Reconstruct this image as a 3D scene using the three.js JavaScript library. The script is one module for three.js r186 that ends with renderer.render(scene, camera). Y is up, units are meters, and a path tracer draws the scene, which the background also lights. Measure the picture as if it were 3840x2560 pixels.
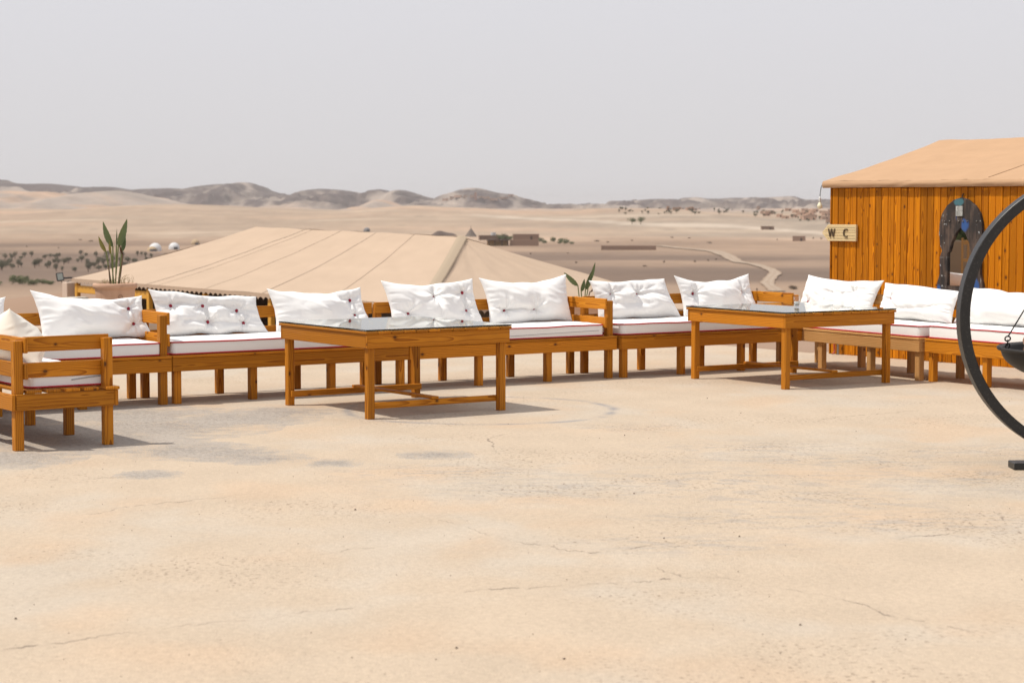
import * as THREE from 'three';
import { ImprovedNoise } from 'three/addons/math/ImprovedNoise.js';
import { mergeGeometries, mergeVertices } from 'three/addons/utils/BufferGeometryUtils.js';
import { TextGeometry } from 'three/addons/geometries/TextGeometry.js';
import { FontLoader } from 'three/addons/loaders/FontLoader.js';

// ---------------------------------------------------------------- camera, sky, sun, exposure
const scene = new THREE.Scene();
const camera = new THREE.PerspectiveCamera(19.42, 1024 / 682, 0.1, 30000);
camera.position.set(0, 1.65, 0);
camera.rotation.x = -0.0678;
camera.focus = 16.6;
camera.userData.fStop = 4.5;

const renderer = new THREE.WebGLRenderer({ antialias: true });
renderer.toneMapping = THREE.LinearToneMapping;
renderer.toneMappingExposure = 1.0;
renderer.shadowMap.enabled = true;

{ // hazy desert sky: pale lavender grey, a little whiter towards the zenith
  const W = 64, Hh = 64, d = new Float32Array(W * Hh * 4);
  const lo = [0.69, 0.668, 0.67], hi = [0.745, 0.745, 0.79];
  for (let r = 0; r < Hh; r++) {
    const e = Math.max(0, ((r + 0.5) / Hh - 0.5) * 180);
    const k = Math.min(1, e / 8);
    for (let c = 0; c < W; c++) {
      const i = (r * W + c) * 4;
      for (let q = 0; q < 3; q++) d[i + q] = lo[q] + (hi[q] - lo[q]) * k;
      d[i + 3] = 1;
    }
  }
  const t = new THREE.DataTexture(d, W, Hh, THREE.RGBAFormat, THREE.FloatType);
  t.mapping = THREE.EquirectangularReflectionMapping;
  t.magFilter = t.minFilter = THREE.LinearFilter;
  t.needsUpdate = true;
  scene.background = t;
  scene.environment = t;
}
const sun = new THREE.DirectionalLight(new THREE.Color(1.0, 0.94, 0.85), 3.8);
sun.position.set(-40, 70, -12);
sun.target.position.set(0, 0, -16);
sun.shadow.radius = 2.2;
sun.castShadow = true;
sun.shadow.mapSize.set(4096, 4096);
Object.assign(sun.shadow.camera, { left: -40, right: 40, top: 40, bottom: -40, near: 1, far: 200 });
scene.add(sun, sun.target);
scene.fog = new THREE.FogExp2(new THREE.Color(0.93, 0.9, 0.9), 0.000075);

// ---------------------------------------------------------------- helpers
let seed = 12345;
const rnd = () => { seed = (seed + 0x6d2b79f5) | 0; let t = Math.imul(seed ^ (seed >>> 15), 1 | seed); t = (t + Math.imul(t ^ (t >>> 7), 61 | t)) ^ t; return ((t ^ (t >>> 14)) >>> 0) / 4294967296; };
const rr = (a, b) => a + (b - a) * rnd();
const PN = new ImprovedNoise();
const nz = (x, y, z = 0) => PN.noise(x + 31.7, y + 17.3, z + 5.1);
const fbm = (x, y, o = 4, z = 0) => { let s = 0, a = 0.5, f = 1; for (let i = 0; i < o; i++) { s += a * nz(x * f, y * f, z + i * 7.7); a *= 0.5; f *= 2.03; } return s; };
const sm = (a, b, x) => { const t = Math.min(1, Math.max(0, (x - a) / (b - a))); return t * t * (3 - 2 * t); };
const lerp = (a, b, t) => a + (b - a) * t;
const mix3 = (a, b, t) => [lerp(a[0], b[0], t), lerp(a[1], b[1], t), lerp(a[2], b[2], t)];
const lin2s = (c) => Math.round(255 * Math.min(1, c <= 0.0031308 ? c * 12.92 : 1.055 * Math.pow(c, 1 / 2.4) - 0.055));
const names = {};
const numbered = (n) => { const k = names[n] = (names[n] ?? -1) + 1; return k ? n + '_' + String(k).padStart(3, '0') : n; };
function shade(o) { o.castShadow = o.receiveShadow = true; return o; }
function thing(name, label, category, pos = [0, 0, 0], turn = 0, group) {
  const o = new THREE.Group(); o.name = numbered(name); o.position.set(...pos); o.rotation.y = turn;
  o.userData = { label, category }; if (group) o.userData.group = group; scene.add(o); return o;
}
function part(parent, name, geo, mat, pos, rot) {
  const m = shade(new THREE.Mesh(geo, mat)); m.name = name;
  if (pos) m.position.set(...pos); if (rot) m.rotation.set(...rot);
  parent.add(m); return m;
}
function single(name, geo, mat, label, category, pos, turn = 0, group) {
  const m = shade(new THREE.Mesh(geo, mat)); m.name = numbered(name); m.userData = { label, category };
  if (group) m.userData.group = group; if (pos) m.position.set(...pos); m.rotation.y = turn; scene.add(m); return m;
}
function structure(name, geo, mat) { const m = shade(new THREE.Mesh(geo, mat)); m.name = name; m.userData = { kind: 'structure' }; scene.add(m); return m; }
function dataTex(w, h, fn, srgb = true, wrap = THREE.RepeatWrapping) {
  const d = new Uint8Array(w * h * 4);
  for (let y = 0; y < h; y++) for (let x = 0; x < w; x++) {
    const c = fn(x, y), i = (y * w + x) * 4;
    if (srgb) { d[i] = lin2s(c[0]); d[i + 1] = lin2s(c[1]); d[i + 2] = lin2s(c[2]); } else d[i] = d[i + 1] = d[i + 2] = Math.max(0, Math.min(255, c * 255));
    d[i + 3] = 255;
  }
  const t = new THREE.DataTexture(d, w, h, THREE.RGBAFormat);
  t.wrapS = t.wrapT = wrap; t.magFilter = THREE.LinearFilter; t.minFilter = THREE.LinearMipmapLinearFilter; t.generateMipmaps = true;
  if (srgb) t.colorSpace = THREE.SRGBColorSpace; t.needsUpdate = true; return t;
}
function coarse(n, fn) { // fn over the unit square, sampled on an n x n grid and read back bilinearly
  const a = new Float32Array((n + 2) * (n + 2)); for (let j = 0; j <= n + 1; j++) for (let i = 0; i <= n + 1; i++) a[j * (n + 2) + i] = fn(i / n, j / n);
  return (x, y) => { const u = x * n, v = y * n, i = Math.floor(u), j = Math.floor(v), f = u - i, g = v - j, k = j * (n + 2) + i; return (a[k] * (1 - f) + a[k + 1] * f) * (1 - g) + (a[k + n + 2] * (1 - f) + a[k + n + 3] * f) * g; };
}
const std = (c, roughness = 0.9, o = {}) => new THREE.MeshStandardMaterial({ color: new THREE.Color().setRGB(...c), roughness, ...o });

// chamfered box, grain (uv.x) along the longest side, uv in texture tiles of 2.4 m x 0.6 m
function cbox(w, h, d, c = 0.004, grain = -1) {
  const S = [w / 2, h / 2, d / 2], P = [], UV = [], N = [];
  const L = grain >= 0 ? grain : S.indexOf(Math.max(...S)), ou = rr(0, 4), ov = rr(0, 4);
  const v = (sx, sy, sz, ax) => { const s = [sx, sy, sz]; return [0, 1, 2].map((i) => s[i] * (S[i] - (i === ax ? 0 : c))); };
  const tri = (a, b, q, ax) => {
    const e1 = [0, 1, 2].map((i) => b[i] - a[i]), e2 = [0, 1, 2].map((i) => q[i] - a[i]);
    let n = [e1[1] * e2[2] - e1[2] * e2[1], e1[2] * e2[0] - e1[0] * e2[2], e1[0] * e2[1] - e1[1] * e2[0]];
    const l = Math.hypot(...n); n = n.map((x) => x / l);
    const m = [0, 1, 2].map((i) => a[i] + b[i] + q[i]);
    let t = [a, b, q];
    if (n[0] * m[0] + n[1] * m[1] + n[2] * m[2] < 0) { t = [a, q, b]; n = n.map((x) => -x); }
    const o = [0, 1, 2].filter((i) => i !== L), cr = o[0] === ax ? o[1] : ax === L ? o[1] : o[0];
    for (const p of t) {
      P.push(...p); N.push(...n);
      if (ax === L) UV.push(ou + p[o[0]] / 2.4, ov + p[o[1]] / 0.6); else UV.push(ou + p[L] / 2.4, ov + p[cr] / 0.6 + ax * 0.37);
    }
  };
  const quad = (a, b, q, e, ax) => { tri(a, b, q, ax); tri(a, q, e, ax); };
  for (let ax = 0; ax < 3; ax++) for (const s of [-1, 1]) {
    const o = [0, 1, 2].filter((i) => i !== ax), f = (p, q) => { const k = [0, 0, 0]; k[ax] = s; k[o[0]] = p; k[o[1]] = q; return v(...k, ax); };
    quad(f(-1, -1), f(1, -1), f(1, 1), f(-1, 1), ax);
  }
  for (let ax = 0; ax < 3; ax++) {
    const o = [0, 1, 2].filter((i) => i !== ax);
    for (const p of [-1, 1]) for (const q of [-1, 1]) {
      const k = (t, face) => { const s = [0, 0, 0]; s[ax] = t; s[o[0]] = p; s[o[1]] = q; return v(...s, face); };
      quad(k(-1, o[0]), k(1, o[0]), k(1, o[1]), k(-1, o[1]), o[0]);
    }
  }
  for (const x of [-1, 1]) for (const y of [-1, 1]) for (const z of [-1, 1]) tri(v(x, y, z, 0), v(x, y, z, 1), v(x, y, z, 2), 0);
  const g = new THREE.BufferGeometry();
  g.setAttribute('position', new THREE.Float32BufferAttribute(P, 3));
  g.setAttribute('normal', new THREE.Float32BufferAttribute(N, 3));
  g.setAttribute('uv', new THREE.Float32BufferAttribute(UV, 2));
  return g;
}
function gridGeo(nu, nv, fn, uvfn) {
  const P = [], U = [], I = [];
  for (let j = 0; j <= nv; j++) for (let i = 0; i <= nu; i++) { P.push(...fn(i / nu, j / nv)); U.push(...(uvfn ? uvfn(i / nu, j / nv) : [i / nu, j / nv])); }
  for (let j = 0; j < nv; j++) for (let i = 0; i < nu; i++) { const a = j * (nu + 1) + i, b = a + 1, c = a + nu + 1, d = c + 1; I.push(a, b, d, a, d, c); }
  const g = new THREE.BufferGeometry();
  g.setAttribute('position', new THREE.Float32BufferAttribute(P, 3)); g.setAttribute('uv', new THREE.Float32BufferAttribute(U, 2));
  g.setIndex(I); g.computeVertexNormals(); return g;
}
function tube(points, r, seg = 24, rad = 6, closed = false) { return new THREE.TubeGeometry(new THREE.CatmullRomCurve3(points.map((p) => new THREE.Vector3(...p)), closed), seg, r, rad, closed); }
// the terrace furniture shares two axes: u (right and away) and v (left and away)
const TH = 0.5979, CU = [Math.cos(TH), -Math.sin(TH)], CV = [-Math.sin(TH), -Math.cos(TH)];
const UV = (u, v, y = 0) => [u * CU[0] + v * CV[0], y, u * CU[1] + v * CV[1]];

// ---------------------------------------------------------------- wood
function woodTexture(s, knots, lambda, light, dark, contrast) {
  const W = 1024, Hh = 512, K = [];
  for (let i = 0; i < knots; i++) K.push([rr(0.03, 0.97) * 2.4, rr(0.04, 0.96) * 0.6, rr(0.006, 0.013)]);
  const boards = [];
  for (let i = 0; i < 5; i++) boards.push([i * 0.12 + rr(0.02, 0.1), rr(0.004, 0.03)]);
  return dataTex(W, Hh, (px, py) => {
    const x = (px / W) * 2.4, y = (py / Hh) * 0.6;
    let wx = 0, kn = 0, ring = 0;
    for (const [kx, ky, kr] of K) {
      const dy = y - ky; if (Math.abs(dy) > 0.07 || Math.abs(x - kx) > 0.32) continue; const dx = (x - kx) / 4.2, q = Math.hypot(dx, dy);
      wx += 0.012 * Math.exp(-(q * q) / (0.022 * 0.022)) * Math.sign(dy || 1);
      const rk = Math.hypot((x - kx) / 1.35, dy) / kr;
      kn = Math.max(kn, 1 - sm(0.7, 1.15, rk)); ring = Math.max(ring, (1 - sm(0.9, 2.4, rk)) * 0.55);
    }
    const b = boards[Math.min(4, Math.floor(y / 0.12))];
    const yy = y - b[0] + 0.02 * nz(x * 0.9, s * 3.1 + b[0] * 9, 1) + wx + 0.0035 * nz(x * 5, y * 30, s);
    const dep = b[1] + 0.028 * (0.5 + nz(x * 1.1 + s, b[0] * 20, 4)) + 0.006 * nz(x * 6, y * 8, s + 2);
    const r = Math.hypot(yy, dep);
    const ph = r / lambda, fr = ph - Math.floor(ph);
    const late = Math.pow(fr, 2.2) * (1 - sm(0.93, 1, fr));
    const fib = 0.5 + 0.5 * nz(x * 7, y * 420, s + 9), blotch = 0.5 + fbm(x * 1.8, y * 7, 3, s);
    let c = mix3(light, dark, Math.min(1, contrast * late * (0.65 + 0.5 * blotch)));
    const m = 0.86 + 0.12 * fib + 0.16 * (blotch - 0.5); c = c.map((q) => q * m);
    c = mix3(c, [dark[0] * 0.6, dark[1] * 0.45, dark[2] * 0.5], ring * 0.7);
    c = mix3(c, [0.075, 0.03, 0.012], kn * 0.85);
    return c;
  }, true, THREE.MirroredRepeatWrapping);
}
const pineTex = [0, 1, 2].map((i) => woodTexture(i * 13.7, [9, 7, 10][i], [0.0135, 0.0105, 0.012][i], [0.58, 0.222, 0.019], [0.235, 0.06, 0.004], 1.0));
const paleTex = woodTexture(71, 8, 0.012, [0.62, 0.345, 0.13], [0.38, 0.155, 0.04], 0.95);
const clapTex = [0, 1].map((i) => woodTexture(101 + i * 9, 16, [0.011, 0.0135][i], [0.6, 0.205, 0.005], [0.23, 0.052, 0.002], 1.0));
const woodMat = (map, k = 1, rough = 0.42) => new THREE.MeshPhysicalMaterial({ map, color: new THREE.Color(k, k, k), roughness: rough, specularIntensity: 0.25 });
const PINE = []; for (const t of pineTex) for (const k of [0.8, 0.95, 1.1]) PINE.push(woodMat(t, k, 0.36 + 0.12 * k));
const PALE = [woodMat(paleTex, 0.95, 0.6), woodMat(paleTex, 1.05, 0.6)];
const CLAP = []; for (const t of clapTex) for (const k of [0.74, 0.9, 1.0, 1.16]) CLAP.push(woodMat(t, k, 0.5));
const pick = (a) => a[Math.floor(rnd() * a.length)];
const wood = (parent, name, size, pos, mats = PINE, rot) => part(parent, name, cbox(...size), pick(mats), pos, rot);

// ---------------------------------------------------------------- terrain: one sheet from under the terrace to the far hills
const spline = (pts) => (x) => {
  if (x <= pts[0][0]) return pts[0][1]; const n = pts.length - 1; if (x >= pts[n][0]) return pts[n][1];
  let i = 0; while (pts[i + 1][0] < x) i++;
  const [x0, y0] = pts[i], [x1, y1] = pts[i + 1], t = (x - x0) / (x1 - x0);
  const m0 = i > 0 ? (y1 - pts[i - 1][1]) / (x1 - pts[i - 1][0]) : (y1 - y0) / (x1 - x0), m1 = i < n - 1 ? (pts[i + 2][1] - y0) / (pts[i + 2][0] - x0) : (y1 - y0) / (x1 - x0), hh = x1 - x0;
  const t2 = t * t, t3 = t2 * t;
  return (2 * t3 - 3 * t2 + 1) * y0 + (t3 - 2 * t2 + t) * hh * m0 + (-2 * t3 + 3 * t2) * y1 + (t3 - t2) * hh * m1;
};
// crest lines surveyed as (bearing, elevation) in thousandths of the distance
const SURVEY = 1 / 7480, brg = (x) => (x - 1920) * SURVEY, elv = (y) => (772 - y) * SURVEY;
const crest = (list, d) => spline(list.map(([x, y]) => [brg(x) * d, 1.65 + elv(y) * d]));
const D_FAR = 4200, D_MID = 2700, D_DUNE = 1500;
const farCrest = crest([[-900, 690], [-500, 660], [-200, 676], [0, 672], [33, 683], [110, 690], [166, 688], [232, 693], [310, 704], [343, 702], [381, 709], [420, 701], [470, 709], [531, 713], [597, 708], [652, 706], [719, 709], [752, 699], [801, 691], [862, 688], [912, 683], [940, 689], [984, 708], [1050, 727], [1084, 733], [1139, 730], [1177, 719], [1216, 710], [1271, 712], [1300, 714], [1342, 720], [1393, 729], [1415, 716], [1436, 711], [1462, 716], [1487, 724], [1504, 716], [1521, 714], [1547, 720], [1598, 737], [1640, 748], [1653, 743], [1683, 729], [1725, 714], [1759, 706], [1802, 707], [1853, 720], [1895, 728], [1929, 731], [1963, 746], [1997, 753], [2023, 760], [2053, 770], [2087, 771], [2129, 773], [2176, 771], [2214, 766], [2257, 769], [2286, 768], [2298, 758], [2313, 753], [2333, 758], [2372, 764], [2396, 751], [2411, 748], [2474, 746], [2513, 749], [2544, 749], [2572, 742], [2595, 740], [2630, 744], [2689, 745], [2755, 741], [2795, 744], [2826, 749], [2849, 742], [2896, 739], [2931, 737], [2963, 741], [3002, 751], [3041, 748], [3072, 750], [3120, 764], [3300, 750], [3600, 735], [3900, 748], [4400, 730]], D_FAR);
const midCrest = crest([[-600, 745], [-200, 730], [0, 733], [55, 716], [100, 719], [144, 724], [182, 719], [232, 733], [287, 738], [354, 727], [387, 719], [442, 716], [497, 724], [580, 746], [636, 760], [800, 776], [1300, 786], [1368, 775], [1430, 749], [1504, 770], [1600, 780], [2100, 782], [2700, 785], [3000, 781], [4400, 780]], D_MID);
const duneCrest = crest([[-600, 775], [0, 782], [200, 786], [350, 790], [500, 773], [640, 766], [775, 768], [940, 777], [1100, 782], [1300, 788], [1430, 777], [1560, 769], [1680, 775], [1810, 780], [1900, 786], [2000, 790], [2150, 788], [2200, 781], [2500, 782], [2630, 794], [2700, 800], [2900, 792], [3100, 786], [4400, 780]], D_DUNE);
const base = spline([[0, -1.6], [26, -1.6], [34, -2.5], [60, -2.7], [110, -5.5], [200, -9.5], [300, -12.3], [420, -14], [560, -15], [750, -15.8], [900, -14.2], [1050, -11.5], [1250, -6.5], [1400, -3], [1500, -4], [1800, -9], [2600, -12], [3300, -10], [4600, -4], [9000, -4]]);
const paleRoad = spline([[1700, 1250], [2000, 1195], [2200, 1145], [2410, 1085], [2670, 1075], [2900, 1040], [3110, 990], [3400, 930]]);
function groundH(X, Z) {
  const d = -Z, R = Math.hypot(X, Z);
  if (d < 12 || Math.abs(X) > 1.2 * d) { const far = sm(2500, 4200, R); return base(Math.min(R, 700)) + far * 60 * (0.5 + nz(X / 900, Z / 900)); }
  let h = base(d);
  h += 0.9 * sm(80, 300, d) * (1 - sm(1200, 1700, d)) * fbm(X / 120, Z / 160, 3) * 2;
  h += sm(700, 1000, d) * (1 - sm(1350, 1550, d)) * (5.5 * fbm(X / 300 + 3, Z / 200, 4) + 1.6 * fbm(X / 70, Z / 60, 3, 5));
  h += 1.75 * Math.exp(-(((X + 13.3) / 6) ** 2) - ((d - 62) / 14) ** 2); // low spur left of the tent
  const bump = (crestF, d0, front, back, rough, amp) => {
    const q = d - d0, w = q < 0 ? front : back, wob = q + amp * 4 * nz(X / 300, 3, d0);
    const g = Math.exp(-((wob / w) ** 2));
    if (g < 1e-3) return -1e9;
    const c = crestF(X), b = base(d), wx = X + 0.5 * rough * nz(X / 400, q / 260, d0), gull = 1 - 2.6 * Math.abs(fbm(wx / rough, q / (rough * 3.2), 4, d0));
    return b + (c - b) * g + amp * (1 - g) * g * 4 * (gull - 0.75);
  };
  h = Math.max(h, bump(duneCrest, D_DUNE, 330, 420, 260, 1.5));
  h = Math.max(h, bump(midCrest, D_MID, 480, 420, 110, 11));
  h = Math.max(h, bump(farCrest, D_FAR, 620, 500, 120, 34));
  return h;
}
{
  const A = [], nIn = 720;
  for (let i = 0; i <= nIn; i++) A.push(lerp(-0.42, 0.42, i / nIn));
  for (let i = 1; i <= 60; i++) A.push(0.42 + (i / 60) * (2 * Math.PI - 0.84));
  const R = []; for (let j = 0; j <= 330; j++) R.push(14 * Math.pow(6500 / 14, j / 330));
  for (let d = 2050; d < 2800; d += 16) R.push(d); for (let d = 3300; d < 4350; d += 22) R.push(d);
  R.sort((a, b) => a - b); R.push(9000, 14000);
  const P = [], C = [], I = [];
  const brown = [0.29, 0.195, 0.128], dbrown = [0.15, 0.097, 0.064], tan = [0.335, 0.245, 0.172], pink = [0.4, 0.272, 0.185], grey = [0.285, 0.225, 0.168], pale = [0.43, 0.335, 0.245], rock = [0.085, 0.061, 0.053], scree = [0.31, 0.25, 0.205], soil = [0.29, 0.185, 0.12];
  for (const r of R) for (const a of A) {
    const X = r * Math.sin(a), Z = -r * Math.cos(a), h = groundH(X, Z), d = -Z;
    P.push(X, h, Z);
    const n1 = fbm(X / 90, Z / 140, 4), n2 = fbm(X / 420 + 9, Z / 160, 3), n3 = fbm(X / 9, Z / 12, 3), t = X / Math.max(d, 1);
    let c = mix3(soil, brown, sm(60, 240, d));
    c = mix3(c, dbrown, sm(0.0, 0.35, n2 + 0.25 - t * 0.9) * sm(320, 430, d) * (1 - sm(800, 900, d + 140 * n2)));
    const edge = sm(880, 960, d + 190 * n2 + 60 * n1);
    c = mix3(c, mix3(tan, pink, sm(0.0, 0.28, n2 + 0.05)), edge);
    c = mix3(c, grey, edge * sm(0.02, 0.25, fbm(X / 300 + 40, Z / 110, 3) + 0.5 * t) * 0.85);
    c = mix3(c, pale, edge * sm(0.16, 0.3, fbm(X / 160 + 80, Z / 45, 4)) * 0.7);
    { const dr = paleRoad(t * 7480 + 1920), w = 1 - sm(10, 26, Math.abs(d - dr + 14 * nz(X / 90, 4))); c = mix3(c, [0.47, 0.385, 0.3], 0.8 * w * sm(1700, 1900, t * 7480 + 1920)); }
    if (d > 1900) {
      const m = sm(1950, 2250, d), g = fbm(X / 120, Z / 260, 4);
      c = mix3(c, mix3(pink, scree, sm(-0.15, 0.2, g)), m);
      const f = sm(3150, 3500, d), s = sm(0.02, 0.3, fbm(X / 95 + 5, Z / 240 + h / 30, 5) + 0.3 * (0.4 - (h + 4) / 70));
      const streak = sm(0.05, 0.35, fbm(X / 36 + 0.4 * fbm(X / 200, Z / 200, 2) * 20, Z / 330, 4, 40)); c = mix3(c, mix3(rock, scree, Math.min(1, s + 0.55 * streak)), f);
    }
    const n4 = fbm(X / 34 + 12, Z / 22, 3, 6), scrub = edge * sm(0.2, 0.4, fbm(X / 14, Z / 9, 2, 9)) * sm(-0.1, 0.25, n1) * (1 - sm(1800, 2100, d));
    c = mix3(c, [0.16, 0.13, 0.095], 0.45 * scrub);
    const k = 1 + 0.34 * n1 + 0.2 * n3 + 0.26 * n4 * sm(300, 800, d); C.push(c[0] * k, c[1] * k, c[2] * k);
  }
  const n = A.length;
  for (let j = 0; j < R.length - 1; j++) for (let i = 0; i < n; i++) { const i2 = (i + 1) % n, a = j * n + i, b = j * n + i2, c = a + n, e = b + n; I.push(a, b, e, a, e, c); }
  const g = new THREE.BufferGeometry();
  g.setAttribute('position', new THREE.Float32BufferAttribute(P, 3)); g.setAttribute('color', new THREE.Float32BufferAttribute(C, 3));
  g.setIndex(I); g.computeVertexNormals();
  structure('desert_terrain', g, new THREE.MeshStandardMaterial({ vertexColors: true, roughness: 1 }));
}
function road(name, pts, mat, flip) { // a track draped on the land; pts = [bearing px, distance, width]
  const sx = spline(pts.map((p, i) => [i, brg(p[0]) * p[1]])), sz = spline(pts.map((p, i) => [i, -p[1]])), sw = spline(pts.map((p, i) => [i, p[2]])), n = (pts.length - 1) * 16;
  structure(name, gridGeo(6, n, (a, b) => {
    const q = b * (pts.length - 1), e = 0.02, dx = sx(q + e) - sx(q - e), dz = sz(q + e) - sz(q - e), l = Math.hypot(dx, dz) || 1, w = sw(q) * (1 + 0.25 * nz(q * 5, 2));
    const e2 = (flip ? 0.5 - a : a - 0.5) * w, X = sx(q) - (dz / l) * e2, Z = sz(q) + (dx / l) * e2; return [X, groundH(X, Z) + 0.1 - Z / 5000, Z];
  }), mat);
}
const trackMat = new THREE.MeshStandardMaterial({ roughness: 1, map: dataTex(64, 1024, (x, y) => { const n = fbm(x / 14, y / 22, 4), e = Math.abs(x / 63 - 0.5) * 2, rut = Math.exp(-(((e - 0.45) / 0.18) ** 2)); return mix3([0.3, 0.212, 0.145], [0.365, 0.285, 0.212], Math.min(1, Math.max(0, 0.5 * rut + 0.35 + 0.9 * n - 0.5 * sm(0.7, 1, e)))); }) });
road('dirt_track', [[2916, 345, 2.6], [2880, 388, 2.6], [2888, 430, 2.8], [2908, 480, 3], [2896, 508, 3], [2865, 555, 3.2], [2826, 585, 3.4], [2767, 615, 4], [2728, 685, 5], [2704, 730, 6], [2669, 765, 6], [2552, 800, 5], [2474, 830, 5]], trackMat);

// ---------------------------------------------------------------- the terrace floor
const GX = -5, GZ = -23, GSX = 10, GS = 18; // the floor map covers 10 m x 18 m
const cracks = [
  [[-3.01, -11.66], [-2.92, -11.74], [-2.89, -11.83], [-2.72, -11.91], [-2.58, -11.89], [-2.55, -12.0], [-2.4, -12.07], [-2.23, -12.2], [-2.02, -12.36]],
  [[-2.34, -10.58], [-2.23, -10.65], [-2.17, -10.76], [-2.15, -10.85], [-2.0, -10.96], [-1.87, -11.08], [-1.64, -11.24], [-1.46, -11.44]],
  [[-1.91, -7.34], [-1.81, -7.4], [-1.72, -7.47], [-1.65, -7.51], [-1.58, -7.59], [-1.44, -7.66], [-1.28, -7.76], [-1.17, -7.84], [-0.99, -7.89], [-0.88, -8.01], [-0.76, -8.07], [-0.65, -8.13]],
  [[-1.16, -7.37], [-1.08, -7.27], [-0.97, -7.05], [-0.92, -6.96]],
  [[-0.91, -9.39], [-0.83, -9.44], [-0.78, -9.53], [-0.66, -9.57]],
  [[-0.52, -10.67], [-0.43, -10.47], [-0.34, -10.38], [-0.26, -10.24], [-0.19, -10.11], [-0.13, -9.93], [-0.05, -9.86], [0.01, -9.75], [0.06, -9.68], [0.17, -9.59], [0.29, -9.48], [0.37, -9.42], [0.45, -9.46], [0.56, -9.5], [0.68, -9.61], [0.76, -9.72], [0.89, -9.69]],
  [[-0.2, -8.46], [-0.06, -8.52], [0.11, -8.58], [0.26, -8.61], [0.46, -8.66], [0.59, -8.7], [0.69, -8.76]],
  [[0.65, -9.05], [0.7, -8.93], [0.76, -8.81], [0.94, -8.78], [1.05, -8.71], [1.09, -8.61], [1.19, -8.53], [1.31, -8.4], [1.38, -8.31], [1.44, -8.21], [1.53, -7.95], [1.63, -7.83]],
  [[1.72, -7.74], [1.77, -7.69], [1.82, -7.58]],
  [[1.92, -9.81], [2.01, -9.88], [2.12, -9.93], [2.21, -9.98], [2.32, -10.11], [2.46, -10.16], [2.55, -10.21], [2.59, -10.4], [2.61, -10.71]],
  [[2.37, -15.35], [2.65, -15.64], [2.91, -15.79], [3.29, -16.07]], [[1.63, -11.5], [1.79, -11.36], [1.89, -11.14]], [[-0.12, -13.2], [-0.11, -13.53], [-0.17, -14.1], [-0.02, -14.48]]];
const greySpots = [[-3.78, -15.62, 0.75], [-3.45, -14.51, 0.8], [-2.64, -14.86, 0.75], [-3.02, -15.62, 0.7], [-2.2, -13.4, 0.42], [-1.91, -13.25, 0.35], [-1.61, -12.97, 0.25], [-1.15, -12.76, 0.16], [-0.51, -13.18, 0.2], [-2.11, -15.43, 0.5], [-2.96, -14.01, 0.65], [-3.35, -12.97, 0.45], [-1.86, -15.93, 0.35], [-2.23, -12.19, 0.16], [-5, -14.5, 1.6]];
const smudges = [[2.01, -11.06, 0.3], [1.19, -10.5, 0.35], [1.49, -11.28, 0.4], [0.83, -9.67, 0.35], [0.28, -11.61, 0.6], [1.25, -11.95, 0.7], [2.77, -13.4, 0.3], [2.38, -12.83, 0.5], [1.88, -12.97, 0.5], [2.86, -11.95, 0.7], [3.39, -13.4, 0.4], [0.86, -14.86, 0.3], [1.69, -13.54, 0.5], [2.0, -10.3, 0.5], [-0.3, -12.3, 0.5]];
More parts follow.
